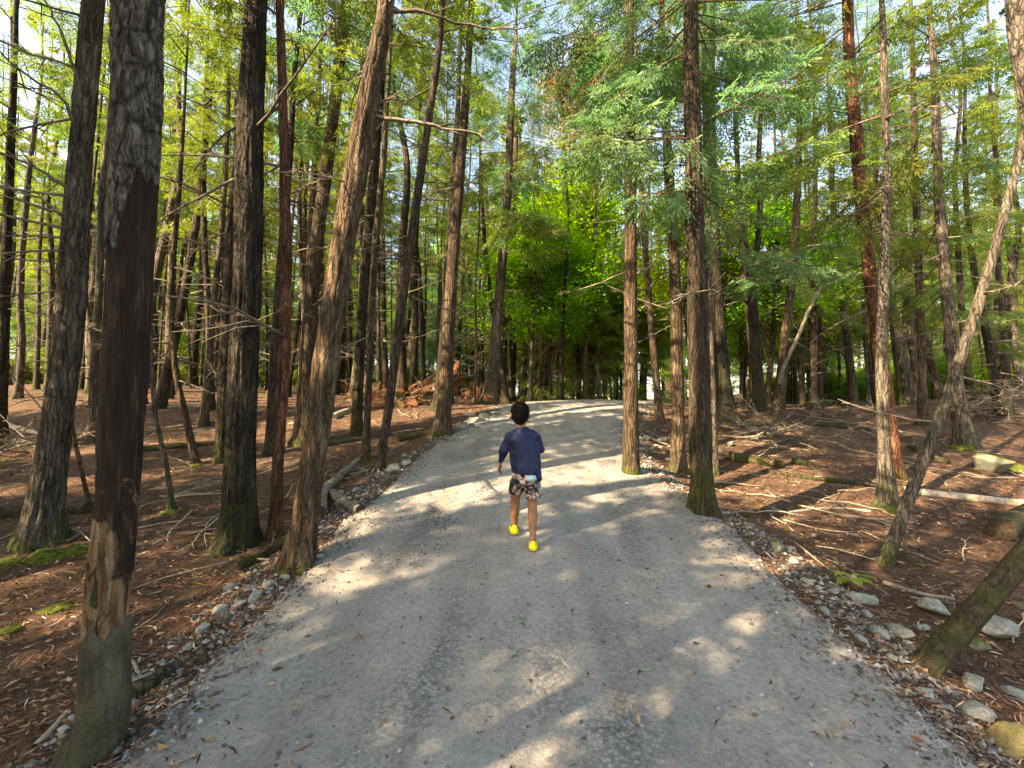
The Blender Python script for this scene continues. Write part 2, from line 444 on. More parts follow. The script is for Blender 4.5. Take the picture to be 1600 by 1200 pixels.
def pebble_material():
    N = NT('loose_gravel'); g = N.n('ShaderNodeNewGeometry')
    col = N.ramp(g.outputs['Random Per Island'], [(0, (.05, .045, .04)), (.5, (.14, .132, .122)), (.88, (.23, .22, .21)), (1, (.36, .35, .33))])
    N.principled(col, .85, None); return N.m
def scatter_pebbles(name, x, y, s, mat, sink=.3):
    n = len(x)
    oc = np.array([[1, 0, 0], [0, 1, 0], [-1, 0, 0], [0, -1, 0], [0, 0, .7], [0, 0, -.7]], float)
    tr = np.array([[0, 1, 4], [1, 2, 4], [2, 3, 4], [3, 0, 4], [1, 0, 5], [2, 1, 5], [3, 2, 5], [0, 3, 5]])
    P = oc[None] * (1 + RNG.uniform(-.35, .35, (n, 6, 1))) + RNG.uniform(-.2, .2, (n, 6, 3))
    a = RNG.uniform(0, 6.28, n); c_, s_ = np.cos(a)[:, None], np.sin(a)[:, None]
    P = np.stack([P[..., 0] * c_ - P[..., 1] * s_, P[..., 0] * s_ + P[..., 1] * c_, P[..., 2]], -1) * s[:, None, None]
    P[..., 0] += x[:, None]; P[..., 1] += y[:, None]; P[..., 2] += (ground_z(x, y) + s * (.5 - sink))[:, None]
    T = (np.arange(n) * 6)[:, None, None] + tr[None]
    o = obj(name, np_mesh(name, P.reshape(-1, 3), T.reshape(-1, 3), [mat], smooth=False)); o['kind'] = 'stuff'; return o
# pebbles: thin over the worn middle, thick along both shoulders and on a loose strip
yy = 1.2 + 10 * RNG.random(90000) ** 1.7; uu = RNG.uniform(-1.25, 1.25, 90000); xx = pcx(yy) + uu * phw(yy)
dens = .05 + .9 * sstep(.75, .98, np.abs(uu)) * (1 - .5 * sstep(1.05, 1.25, np.abs(uu))) + .55 * np.exp(-((uu + .38) / .16) ** 2) * (vn(xx * 1.3, yy * .8, None, 77) > -.1)
keep = RNG.random(90000) < dens * .62
xx, yy, uu = xx[keep], yy[keep], uu[keep]
ss = (.004 + .011 * RNG.random(len(xx)) ** 2.2) * (1 + .6 * sstep(.8, 1.1, np.abs(uu)))
tag(scatter_pebbles('loose_gravel', xx, yy, ss, pebble_material()), 'loose grey gravel scattered over the path and its shoulders', 'gravel')

def litter_material(name, stops):
    N = NT(name); g = N.n('ShaderNodeNewGeometry')
    N.principled(N.ramp(g.outputs['Random Per Island'], stops), .9, None, spec=.1); return N.m
def scatter_slivers(name, n, L, W, mat, emin, ymax, lift=.004):
    y = 1.0 + (ymax - 1) * RNG.random(n) ** 1.5; x = RNG.uniform(-1.25, 1.25, n) * (y + 1.0)
    e = edge(x, y); k = (e > emin) | (RNG.random(n) < .012 + .5 * np.exp(np.minimum(e - emin, 0) * 7)); x, y = x[k], y[k]; n = len(x)
    a = RNG.uniform(0, 6.28, n); l = L * RNG.uniform(.4, 1.3, n); w = W * RNG.uniform(.6, 1.4, n)
    d = np.stack([np.cos(a), np.sin(a), RNG.normal(0, .16, n)], -1); p = np.stack([-np.sin(a), np.cos(a), RNG.normal(0, .3, n)], -1)
    c = np.stack([x, y, ground_z(x, y) + lift + .5 * l * np.abs(d[:, 2])], -1)
    b = RNG.normal(0, .12, n)[:, None] * p * l[:, None]
    V = np.stack([c - d * l[:, None] / 2, c + p * w[:, None] / 2 + b, c + d * l[:, None] / 2, c - p * w[:, None] / 2 + b], 1).reshape(-1, 3)
    o = obj(name, np_mesh(name, V, np.arange(n * 4).reshape(n, 4), [mat], smooth=False)); o['kind'] = 'stuff'; return o
tag(scatter_slivers('needle_litter', 90000, .085, .0075, litter_material('needle_litter', [(0, (.018, .010, .007)), (.4, (.09, .042, .026)), (.75, (.24, .12, .07)), (.92, (.40, .26, .17)), (1, (.52, .44, .34))]), -.08, 13),
    'reddish brown needles and bits covering the forest floor', 'litter')
tag(scatter_slivers('fallen_leaves', 14000, .045, .024, litter_material('fallen_leaf', [(0, (.05, .028, .018)), (.5, (.20, .10, .055)), (.9, (.36, .22, .12)), (1, (.5, .36, .2))]), -.05, 11, .006),
    'small dry brown leaves strewn between the trunks', 'leaves')

# ------------------------------------------------------------------ foliage and branch prototypes
def rotm(ax, ang): return np.array(Matrix.Rotation(ang, 3, Vector(ax)))
def spray(rng, L=.24):
    """flat cedar fan: kite shaped leaf pieces along a stem and its side stems"""
    K = []
    def kites(o, d, ln, w):
        m = max(1, int(ln / .036)); s = np.array([-d[1], d[0], 0])
        for k in range(m):
            c = o + d * ln * (k + .2) / m; l = .052 * rng.uniform(.8, 1.2)
            dd = d + s * rng.uniform(-.35, .35) + np.array([0, 0, rng.uniform(-.35, .25)])
            ss = s * w + np.array([0, 0, rng.uniform(-.006, .006)])
            K.append([c, c + dd * l * .55 + ss, c + dd * l, c + dd * l * .55 - ss])
    kites(np.zeros(3), np.array([1., 0, 0]), L, .0085)
    for k in range(5):
        t = .15 + .16 * k
        for sgn in (-1, 1):
            a = sgn * rng.uniform(.6, .95); ln = L * (.62 - .09 * k) * rng.uniform(.7, 1.15)
            kites(np.array([t * L, 0, 0]), np.array([math.cos(a), math.sin(a), rng.uniform(-.15, .1)]), ln, .0085)
    V = np.array(K).reshape(-1, 3)
    V[:, 2] -= .9 * V[:, 0] ** 2
    return V
SPRAYS = [spray(np.random.default_rng(100 + k)) for k in range(5)]
def bough_arrays(rng, L, thin=1.0):
    """returns kites (n,4,3) and list of wood polylines"""
    leaf = []; wood = []
    t = np.linspace(0, 1, 9); droop = rng.uniform(.12, .34); side = rng.uniform(-.15, .15)
    ax = np.stack([t * L, side * t ** 2 * L, (-droop * t ** 1.6 + .55 * droop * t ** 4) * L], -1)
    wood.append((ax, np.linspace(.011, .0025, 9) * (.5 + .5 * L)))
    n = int(L / .085)
    for k in range(n):
        s = .16 + .84 * (k + rng.random()) / n
        if rng.random() > thin: continue
        o = np.array([np.interp(s, t, ax[:, j]) for j in range(3)])
        sg = 1 if k % 2 else -1
        ang = sg * rng.uniform(.65, 1.1); ln = L * .50 * (1.08 - s) ** .8 * rng.uniform(.6, 1.15) + .06
        d = np.array([math.cos(ang), math.sin(ang), rng.uniform(-.32, .1)])
        q = np.stack([o + d * ln * w - np.array([0, 0, .25 * ln * w * w]) for w in (0, .5, 1)])
        wood.append((q, np.array([.004, .003, .0015])))
        m = max(1, int(round(ln / .13)))
        for j in range(m):
            w = (j + 1) / m
            b = o + d * ln * w * .92 - np.array([0, 0, .25 * ln * w * w])
            a2 = ang + rng.uniform(-.75, .75) * (1 if j < m - 1 else .3)
            R = rotm((0, 0, 1), a2) @ rotm((0, 1, 0), rng.uniform(.0, .75)) @ rotm((1, 0, 0), rng.uniform(-.7, .7))
            leaf.append((SPRAYS[rng.integers(5)] * rng.uniform(.75, 1.2)) @ R.T + b)
    return np.vstack(leaf).reshape(-1, 4, 3), wood
BOUGHS = [bough_arrays(np.random.default_rng(200 + k), L) for k, L in enumerate((1.5, 1.25, 1.0, 1.4))]
def bough_mesh(name, arr, leafm, woodm):
    A = Acc(); lf, wd = arr
    A.add(lf.reshape(-1, 3), np.arange(len(lf) * 4).reshape(-1, 4), None, 0)
    for q, r in wd: A.tube(q, r, 4, 1)
    return A.mesh(name, [leafm, woodm])
BOUGH_ME = [bough_mesh('bough', b, M_CEDAR, M_TWIG) for b in BOUGHS]
BOUGH_BLUE = [bough_mesh('bough_cool', b, M_CEDARBLUE, M_TWIG) for b in BOUGHS]
BOUGH_DEAD = [bough_mesh('bough_dead', b, M_DEADLEAF, M_STICK) for b in BOUGHS[1:3]]

def crown_mesh(name, seed, H, n, lmax, leafm, dense_low=False, thin=1.0):
    """cedar crown from z=0 to z=H: boughs all round an axis, shorter to the top"""
    rng = np.random.default_rng(seed); A = Acc(); K = []
    for k in range(n):
        s = ((k + rng.random()) / n) ** (.9 if dense_low else .8)
        z = s * H * .97; L = lmax * (1 - s) ** .75 * rng.uniform(.55, 1.12) + .3
        if not dense_low and s < .12: L *= .7
        lf, wd = BOUGHS[rng.integers(4)]; sc = L / 1.3
        az = rng.uniform(0, 6.283); el = rng.uniform(-.25, .35) + .7 * s
        R = (rotm((0, 0, 1), az) @ rotm((0, 1, 0), -el) @ rotm((1, 0, 0), rng.uniform(-.4, .4)))
        q = lf
        if thin < 1:
            q = q[rng.random(len(q)) < thin]
        # keep the leaf pieces near one size whatever the bough's scale
        c = q.mean(1, keepdims=True); q = c * sc + (q - c) * max(.85, sc * .9)
        K.append(q.reshape(-1, 3) @ R.T + np.array([0, 0, z]))
        for p, r in wd[:1]:
            A.tube((p * sc) @ R.T + np.array([0, 0, z]), r * 1.2, 4, 1)
    V = np.vstack(K)
    A.add(V, np.arange(len(V)).reshape(-1, 4), None, 0)
    return A.mesh(name, [leafm, M_TWIG])
CROWNS = [crown_mesh('cedar_crown', 300, 7.0, 46, 1.55, M_CEDAR), crown_mesh('cedar_crown', 301, 8.0, 48, 1.75, M_CEDAR),
          crown_mesh('cedar_crown', 302, 6.0, 38, 1.35, M_CEDAR, thin=.8), crown_mesh('cedar_crown', 303, 7.5, 42, 1.6, M_CEDARBLUE)]
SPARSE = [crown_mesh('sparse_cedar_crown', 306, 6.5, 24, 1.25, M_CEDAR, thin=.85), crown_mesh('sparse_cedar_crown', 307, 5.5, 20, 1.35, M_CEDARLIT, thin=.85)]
DENSE = [crown_mesh('dense_cedar_crown', 305, 7.5, 84, 1.5, M_CEDAR)]
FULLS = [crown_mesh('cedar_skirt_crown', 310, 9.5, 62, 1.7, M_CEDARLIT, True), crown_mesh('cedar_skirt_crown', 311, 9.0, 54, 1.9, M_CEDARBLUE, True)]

def broad_crown(name, seed, H, R, nbr, nleaf, leafm, size=.075):
    """broadleaf crown from z=0 to z=H: limbs with leaf clusters round their ends"""
    rng = np.random.default_rng(seed); A = Acc(); C = []
    for k in range(nbr):
        s = rng.random() ** .8; z0 = s * H * .6; az = rng.uniform(0, 6.283)
        r = R * rng.uniform(.45, 1.0) * math.sin(math.pi * min(.95, .22 + .72 * s)) 
        tip = np.array([math.cos(az) * r, math.sin(az) * r, z0 + rng.uniform(.15, .42) * H])
        mid = tip * .5 + np.array([0, 0, z0 * .55]) + rng.normal(0, .1, 3)
        A.tube(np.array([[0, 0, z0], mid, tip]), np.array([.03, .018, .005]), 4, 1)
        for j in range(5): C.append((tip * (1 - .13 * j) + mid * .13 * j) + rng.normal(0, .22, 3))
    C = np.array(C); n = nleaf
    c = C[rng.integers(len(C), size=n)] + rng.normal(0, 1, (n, 3)) * np.array([.30, .30, .17])
    d = rng.normal(0, 1, (n, 3)); d[:, 2] = d[:, 2] * .35 - .25; d /= np.linalg.norm(d, axis=1)[:, None]
    u = np.cross(d, rng.normal(0, .35, (n, 3)) + np.array([0, 0, 1.])); u /= np.linalg.norm(u, axis=1)[:, None]
    l = size * rng.uniform(.6, 1.25, n)[:, None]
    V = np.stack([c - d * l * .5, c + u * l * .36, c + d * l * .6, c - u * l * .36], 1).reshape(-1, 3)
    A.add(V, np.arange(n * 4).reshape(-1, 4), None, 0)
    return A.mesh(name, [leafm, M_TWIG])
BROADS = [broad_crown('broadleaf_crown', 320, 6.5, 2.4, 34, 19000, M_BROAD, .10), broad_crown('broadleaf_crown', 321, 5.0, 2.0, 28, 15000, M_BROAD, .10)]
SHRUB = broad_crown('shrub_crown', 323, 4.5, 2.6, 40, 15000, M_BROAD, .15)
SHRUBC = broad_crown('cedar_shrub_crown', 324, 4.5, 2.6, 40, 13000, M_CEDAR, .13)
AUTUMN = broad_crown('turning_crown', 322, 4.0, 1.6, 20, 7000, M_AUTUMN, .09)

def dead_branch(seed):
    rng = np.random.default_rng(seed); A = Acc()
    t = np.linspace(0, 1, 7); b = rng.uniform(-.22, .25)
    P = np.stack([t, rng.uniform(-.2, .2) * t ** 2 + rng.normal(0, .012, 7), b * t ** 2 - .08 * t], -1); P[0] = 0
    A.tube(P, np.linspace(.013, .003, 7), 5, 0)
    for k in range(rng.integers(7, 12)):
        s = rng.uniform(.18, .97); o = np.array([np.interp(s, t, P[:, j]) for j in range(3)])
        a = rng.choice([-1, 1]) * rng.uniform(.4, 1.2); ln = rng.uniform(.12, .42) * (1.15 - s)
        d = np.array([math.cos(a), math.sin(a), rng.uniform(-.45, .35)])
        q = np.stack([o, o + d * ln * .5 + rng.normal(0, .015, 3), o + d * ln + rng.normal(0, .03, 3)])
        A.tube(q, np.array([.005, .0035, .0016]), 4, 0)
        for j in range(rng.integers(1, 4)):
            w = rng.uniform(.3, 1); o2 = q[0] * (1 - w) + q[2] * w
            d2 = d + rng.normal(0, .6, 3); A.tube(np.stack([o2, o2 + d2 * ln * .35]), np.array([.0028, .0012]), 3, 0)
    return A.mesh('dead_branch', [M_DEADBR])
DEADBR = [dead_branch(400 + k) for k in range(8)]

# ------------------------------------------------------------------ trees
def trunk_mesh(P, R, mat, near, seed, flare=.7, hf=.16, sunk=.3, name='trunk', relief=None):
    """P (N,3) centres in the tree's own space (ground at z=0), R (N,) radii"""
    step = {0: .30, 1: .10, 2: .03}[near]; sides = {0: 10, 1: 22, 2: 84}[near]
    PR = np.hstack([np.asarray(P, float), np.asarray(R, float)[:, None]])
    d0 = PR[1, :3] - PR[0, :3]; d0 /= np.linalg.norm(d0)
    PR = np.vstack([np.append(PR[0, :3] - d0 * sunk, PR[0, 3]), PR])
    lowpart = PR[PR[:, 2] < 5.0]; S = resample(PR, step)
    if near == 2:      # fine rings where the camera sees them, coarser aloft
        keep = (S[:, 2] < 4.2) | (np.arange(len(S)) % 6 == 0); S = S[keep]
    C, r = S[:, :3], np.maximum(S[:, 3], .006)
    th = np.arange(sides) * 2 * np.pi / sides
    h = np.maximum(C[:, 2], 0)[:, None]; ct, st = np.cos(th)[None], np.sin(th)[None]
    r0 = r[:, None] * np.ones((1, sides))
    lob = 1 + .75 * vn(ct * 1.7 + seed, st * 1.7, h * .8, seed)
    fl = flare * np.exp(-h / hf) * lob
    rr = r0 * (1 + fl)
    rr = rr * (1 + .06 * vn(ct * 1.2, st * 1.2, h * 1.6, seed + 3))
    if near:
        X, Y, Z = ct * r0, st * r0, h * np.ones_like(r0)
        n1 = vn(X * 42, Y * 42, Z * 3.2, seed + 5); n2 = vn(X * 95, Y * 95, Z * 9, seed + 6)
        a = (.08 if near == 1 else .13) if relief is None else relief
        rr = rr + r0 * a * (np.clip(n1, -1, .35) + .4 * n2)
        wob = vn(Z * 1.3 + seed, Z * 0, None, seed + 9)
        rr = rr * (1 + .03 * wob)
    V, Q, T = tube_np(C, rr, sides, np.array([1., 0, 0]) if abs(d0[2]) > .5 else None)
    return np_mesh(name, V, [Q, np.vstack(T)], [mat])

BR_N = [0]
def add_branches(t, P, R, n, h0, h1, rng, scale=1.0, meshes=None, name='dead_branch', az=None, up=(-.3, .35), lens=(.5, 1.5)):
    P = np.asarray(P); R = np.asarray(R)
    for k in range(n):
        h = rng.uniform(h0, h1)
        c = [float(np.interp(h, P[:, 2], P[:, j])) for j in (0, 1)]
        me = (meshes or DEADBR)[rng.integers(len(meshes or DEADBR))]
        a = rng.uniform(0, 6.283) if az is None else rng.uniform(*az)
        rad = float(np.interp(h, P[:, 2], R)) * .7
        s = rng.uniform(*lens) * scale
        obj(name, me, t, (c[0] + math.cos(a) * rad, c[1] + math.sin(a) * rad, h), (rng.uniform(-.5, .5), -rng.uniform(*up), a), s)

def crown_on(t, P, z0, me, rng, s=(1, 1, 1), name='crown'):
    P = np.asarray(P)
    c = [float(np.interp(z0, P[:, 2], P[:, j])) for j in (0, 1)]; z1 = min(z0 + 6, P[-1, 2])
    c1 = [float(np.interp(z1, P[:, 2], P[:, j])) for j in (0, 1)]
    ry = math.atan2(c1[0] - c[0], max(1, z1 - z0)); rx = -math.atan2(c1[1] - c[1], max(1, z1 - z0))
    o = obj(name, me, t, (c[0], c[1], z0), (rx, ry, 0), s); 
    o.rotation_euler = (Euler((rx, ry, 0)).to_matrix() @ Matrix.Rotation(rng.uniform(0, 6.28), 3, 'Z')).to_euler()
    return o

HERO_XY = []
def hero(name, kind, pts, label, cat='tree', height=11.0, crown=None, crown_z=5.0, dead=(0, 1.5, 4), boughs=(0, 2, 4), near=None, cs=1.0, flare=.7, hf=.16, seed=1, group=None, blue=False, az=None, lens=(.5, 1.4), base=None, baz=None, blen=(.8, 1.2), yslant=0.0):
    """a tree traced up its stem: the first of pts is where it stands on the ground, the rest lie up the trunk"""
    rng = np.random.default_rng(seed)
    b = on_ground(pts[0][0], pts[0][1]) if base is None else Vector(base)
    HERO_XY.append((b.x, b.y))
    P = [(0, 0, 0)]; R = [rad(pts[0][0], pts[0][2], b.y)]
    for k, (px, py, w) in enumerate(pts[1:]):
        Y = b.y + yslant * (k + 1); q = at_depth(px, py, Y) - b; P.append(tuple(q)); R.append(rad(px, w, Y))
    # go on above the last traced point, straightening up
    last, prev = Vector(P[-1]), Vector(P[-2]); d = (last - prev).normalized()
    while P[-1][2] < height:
        d = (d + Vector((rng.normal(0, .04), rng.normal(0, .04), .35))).normalized()
        q = Vector(P[-1]) + d * 1.5; f = max(0, (height + 1 - q.z) / (height + 1 - last.z))
        P.append(tuple(q)); R.append(max(.012, R[len(pts) - 1] * f))
    if near is None: near = 2 if b.y < 5.2 else 1
    t = thing(name, label, cat, b, group)
    obj('trunk', trunk_mesh(P, R, BARK[kind], near, seed, flare, hf), t)
    if crown is not None: crown_on(t, P, crown_z, crown, rng, (cs, cs, cs))
    if dead[0]: add_branches(t, P, R, dead[0], dead[1], dead[2], rng, az=az, lens=lens)
    if boughs[0]: add_branches(t, P, R, boughs[0], boughs[1], boughs[2], rng, meshes=BOUGH_BLUE if blue else BOUGH_ME, name='bough', az=baz, up=(-.35, .25), lens=blen)
    return t, np.array(P), np.array(R)
def limb(t, pix, r0, r1, Y, mat=M_DEADBR, name='branch', twigs=4, seed=0, dY=0.0, sides=6):
    """one branch of a tree, from the trunk outwards"""
    rng = np.random.default_rng(seed); b = t.location; A = Acc()
    P = np.array([at_depth(px, py, Y + dY * k) - b for k, (px, py) in enumerate(pix)])
    R = np.linspace(r0, r1, len(P)); S = resample(np.hstack([P, R[:, None]]), .06)
    S[:, :3] += rng.normal(0, .006, S[:, :3].shape)
    A.tube(S[:, :3], np.maximum(S[:, 3], .002), sides)
    n = len(S)
    for k in range(twigs):
        i = rng.integers(n // 4, n - 1); d = S[min(i + 1, n - 1), :3] - S[i - 1, :3]; d /= np.linalg.norm(d)
        d = d * .8 + rng.normal(0, .6, 3); L = rng.uniform(.12, .4)
        q = np.stack([S[i, :3], S[i, :3] + d * L * .5 + rng.normal(0, .02, 3), S[i, :3] + d * L])
        A.tube(q, np.array([.006, .004, .0015]) * min(1, r0 / .012), 4)
    return obj(name, A.mesh(name, [mat]), t)

# --- the dead, half peeled tree at the path's edge
def peeled_tree():
    b = Vector((-1.80, 1.93, 0)); b.z = gz(b.x, b.y); Y = b.y; HERO_XY.append((b.x, b.y))
    rows = [(160, 1215, 104), (160, 1130, 102), (165, 985, 96), (182, 800, 92), (192, 640, 96), (203, 430, 98), (210, 280, 100), (215, 130, 102), (217, 0, 104)]
    P = [(0, 0, 0)]; R = [rad(rows[0][0], rows[0][2], Y)]
    for px, py, w in rows[1:]: P.append(tuple(at_depth(px, py, Y) - b)); R.append(rad(px, w, Y))
    for z in (4.2, 5.2, 6.2, 7.4): P.append((P[-1][0] + .03, 0, z)); R.append(R[-1] * .86)
    PR = np.hstack([np.array(P), np.array(R)[:, None]]); PR = np.vstack([PR[0] - np.array([0, 0, .3, 0]), PR])
    S = resample(PR, .014); S = S[(S[:, 2] < 3.9) | (np.arange(len(S)) % 5 == 0)]
    C, r = S[:, :3], S[:, 3]; sides = 150
    th = np.arange(sides) * 2 * np.pi / sides; ct, st = np.cos(th)[None], np.sin(th)[None]; h = C[:, 2:3] * np.ones((1, sides))
    r0 = r[:, None] * np.ones((1, sides)); X, Yy = ct * r0, st * r0
    t = thing('dead_tree', 'dead tree stem with half its bark peeled off, showing dark rotten wood', 'tree', b)
    # core of bare wood: fibrous, hollowed in places
    core = r0 * .925 * (1 + .03 * vn(ct * 2, st * 2, h * 2, 1)) + r0 * (.075 * np.clip(vn(X * 50, Yy * 50, h * 2.4, 2), -1, .3) + .05 * vn(X * 24, Yy * 24, h * 5, 3) + .03 * vn(X * 110, Yy * 110, h * 14, 4))
    core = core - r0 * .10 * sstep(.35, .7, vn(X * 9, Yy * 9, h * 1.6, 21)) * sstep(.5, .7, h) * sstep(2.3, 2.0, h)
    V, Q, T = tube_np(C, core, sides, np.array([1., 0, 0])); obj('bare_wood', np_mesh('bare_wood', V, [Q, np.vstack(T)], [M_BARE]), t)
    # which way each face looks: theta 0 is +x, -pi/2 looks to the camera
    rag = .17 * fbm(ct * 1.6, st * 1.6, h * 2.2, 7, 5) + .022 * vn(X * 55, Yy * 55, h * 9, 9)
    lowline = 2.14 + .36 * sstep(-.35, .55, ct + .25 * st) + rag            # bark hangs lower on one flank
    up = sstep(-.012, .012, h - lowline)
    fis = cells((th / (2 * np.pi) * 9)[None] + .35 * vn(h * 4, ct * 2, st * 2, 14), h / .15 + .5 * vn(ct * 3, st * 3, h * 3, 15), 9, 5)
    plate = np.clip(fis / .16, 0, 1)
    rb = r0 * (1.0 + .02 * vn(ct * 3, st * 3, h * 4, 12)) + .006 * plate + .004 * vn(X * 45, Yy * 45, h * 22, 13) - .004
    rb = np.where(up > 0, r0 * .86 + (rb - r0 * .86) * up, r0 * .80)
    V, Q, T = tube_np(C, rb, sides, np.array([1., 0, 0])); obj('bark', np_mesh('bark', V, Q, [BARK['plate']]), t)['label'] = 'cracked grey bark plates on the upper stem'
    line = .50 + .03 * ct + .09 * fbm(ct * 1.5, st * 1.5, h * 3, 27, 5) + .012 * vn(X * 60, Yy * 60, h * 12, 28)
    lo = sstep(.012, -.012, h - line)
    rl = r0 * (1.01 + .015 * vn(ct * 3, st * 3, h * 3, 16)) + .004 * vn(X * 30, Yy * 30, h * 3, 17) + r0 * .18 * np.exp(-np.maximum(h, 0) / .08)
    rl = np.where(lo > 0, r0 * .86 + (rl - r0 * .86) * lo, r0 * .80)
    V, Q, T = tube_np(C, rl, sides, np.array([1., 0, 0])); obj('bark', np_mesh('bark_foot', V, Q, [BARK['sleeve']]), t)['label'] = 'smooth greenish bark sleeve round the foot'
    return t
BARK['sleeve'] = bark_material('bark_green_sleeve', (.075, .066, .040), (.17, .152, .10), (.19, .195, .095), .6, moss=.3, moss_h=1.2, fiber=22, vst=.2, furrow=.25)
peeled_tree()

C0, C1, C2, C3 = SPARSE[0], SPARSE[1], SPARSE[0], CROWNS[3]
# --- on the boy's left hand side
t, P, R = hero('cedar_tree', 'grey', [(62, 850, 80), (78, 740, 64), (98, 600, 60), (112, 460, 58), (124, 280, 52), (138, 100, 48), (146, 0, 46)],
    'thick grey tree with mossy spreading roots behind the peeled dead stem', crown=C1, crown_z=5.2, dead=(9, 2.2, 5), az=(2.2, 4.6), flare=.5, hf=.2, seed=11, lens=(.6, 1.3))
for k, px in enumerate(([(122, 205), (95, 150), (45, 120), (0, 80), (-40, 40)], [(115, 300), (60, 265), (0, 238), (-50, 225)], [(108, 345), (60, 310), (0, 285)], [(128, 150), (100, 60), (70, 0), (50, -60)])):
    limb(t, px, .016, .004, t.location.y - .05, twigs=7, seed=20 + k, dY=-.12)
hero('cedar_tree', 'dark', [(372, 852, 62), (376, 700, 56), (384, 500, 57), (390, 250, 52), (398, 60, 46), (402, 0, 44)],
    'dark mossy furrowed trunk next to the thin rust red stem', crown=C0, crown_z=4.9, dead=(3, 2.5, 4.5), flare=.7, hf=.2, seed=12)
hero('cedar_tree', 'dark', [(346, 722, 26), (352, 560, 27), (360, 400, 24), (372, 250, 20)],
    'dark trunk half hidden close behind the mossy furrowed one', crown=C2, crown_z=5.5, dead=(4, 2, 4), flare=.5, seed=13)
hero('young_cedar_tree', 'red', [(430, 838, 23), (436, 700, 22), (444, 560, 24), (447, 400, 22), (443, 200, 20), (437, 0, 17)],
    'thin rust red stem between the mossy trunk and the leaning one', height=9, crown=C2, crown_z=5.0, dead=(5, 1.8, 4.2), flare=.4, seed=14)
t, P, R = hero('leaning_cedar_tree', 'brown', [(466, 886, 50), (484, 760, 46), (505, 600, 50), (528, 440, 46), (550, 300, 46), (572, 180, 44), (590, 80, 36), (604, 0, 31)],
    'brown tree leaning towards the path beside the fallen grey branch', crown=C0, crown_z=5.4, dead=(4, 2.4, 4.6), flare=.6, hf=.2, seed=15)
limb(t, [(588, 182), (620, 188), (665, 192), (700, 202), (738, 206), (770, 225)], .018, .004, t.location.y, seed=31, twigs=6)
limb(t, [(582, 165), (610, 150), (640, 140)], .012, .004, t.location.y, seed=32, twigs=4)
limb(t, [(596, 22), (650, 18), (700, 30), (760, 45), (830, 42)], .018, .004, t.location.y, seed=33, twigs=6)
hero('cedar_tree', 'brown', [(422, 710, 18), (428, 560, 18), (438, 420, 16), (452, 250, 14)],
    'straight brown trunk just behind the thin rust red stem', crown=C2, crown_z=5.2, dead=(7, 1.6, 4.4), seed=16)
hero('cedar_tree', 'brown', [(474, 690, 34), (480, 560, 30), (492, 400, 28), (512, 250, 24), (530, 100, 22), (541, 0, 20)],
    'straight brown trunk rising behind the leaning brown tree', crown=C3, crown_z=5.6, dead=(8, 1.8, 4.8), seed=17)
hero('cedar_tree', 'dark', [(556, 682, 21), (562, 560, 19), (572, 400, 19), (585, 260, 18), (596, 120, 15)],
    'dark straight trunk standing by the end of the mossy log', crown=C1, crown_z=5.6, dead=(9, 1.5, 5), seed=18)
hero('young_cedar_tree', 'brown', [(571, 716, 14), (578, 560, 13), (586, 400, 12), (598, 260, 11)],
    'slim brown stem at the tip of the fallen grey branch', height=9, crown=C2, crown_z=5.5, dead=(7, 1.5, 4.5), seed=19)
t, P, R = hero('cedar_tree', 'brown', [(592, 736, 18), (607, 640, 17), (622, 520, 17), (640, 390, 16), (662, 240, 15), (684, 90, 13), (692, 0, 11)],
    'slim leaning trunk standing on bare forked roots above the pale stone', crown=C2, crown_z=6.2, dead=(6, 2.2, 5.5), flare=.9, hf=.08, seed=20)
for k, (dx, dy, dz) in enumerate(((-.22, -.10, -.16), (-.10, -.20, -.17), (.04, -.2, -.16), (-.26, .06, -.12))):
    A = Acc(); A.tube(np.array([[0, 0, .07], [dx * .45, dy * .45, .03], [dx, dy, dz]]), np.array([.022, .017, .008]), 7, step=.03)
    obj('root', A.mesh('root', [M_GREYWOOD]), t)
hero('cedar_tree', 'dark', [(641, 604, 19), (641, 520, 18), (638, 430, 18), (640, 330, 14)],
    'dark forked trunk rising out of the rust coloured brush pile', crown=C1, crown_z=6.5, dead=(7, 1.2, 5), seed=21)
hero('cedar_tree', 'brown', [(690, 678, 29), (698, 580, 24), (704, 460, 23), (716, 300, 20), (730, 120, 15), (736, 20, 12)],
    'brown trunk at the path edge by the flat grey stones', crown=C1, crown_z=6.0, dead=(9, 1.8, 6), flare=.8, seed=22)
hero('cedar_tree', 'dark', [(684, 640, 18), (694, 520, 17), (704, 380, 16), (711, 240, 12)],
    'dark trunk directly behind the brown one by the flat grey stones', crown=C2, crown_z=6.2, dead=(6, 1.8, 5), seed=23)
hero('cedar_tree', 'grey', [(764, 632, 24), (772, 560, 20), (782, 440, 18), (793, 300, 16), (801, 120, 12)],
    'grey tree with flared mossy foot at the left shoulder of the crest', crown=C3, crown_z=5.6, dead=(9, 1.6, 5.5), boughs=(13, 3.5, 9), blen=(1, 1.7), flare=1.0, hf=.25, seed=24, baz=(-2.4, .6))
hero('cedar_tree', 'brown', [(783, 628, 16), (788, 520, 14), (798, 380, 13), (806, 220, 10)],
    'brown trunk paired with the flared mossy tree on the crest', crown=C0, crown_z=5.2, dead=(7, 1.6, 5.5), boughs=(12, 3.5, 9), blen=(1, 1.7), seed=25, baz=(-2.4, .6))
hero('cedar_tree', 'dark', [(799, 626, 15), (801, 540, 13), (802, 400, 12), (812, 250, 9)],
    'dark thin trunk next to the brown one on the path crest', crown=C1, crown_z=5.6, dead=(7, 1.8, 5), boughs=(5, 4, 6.5), seed=26)
hero('cedar_tree', 'grey', [(146, 690, 19), (146, 600, 18), (154, 480, 16), (160, 300, 14)],
    'grey sunlit trunk seen between the two thick stems', crown=C2, crown_z=5.4, dead=(9, 1, 4.6), seed=27)
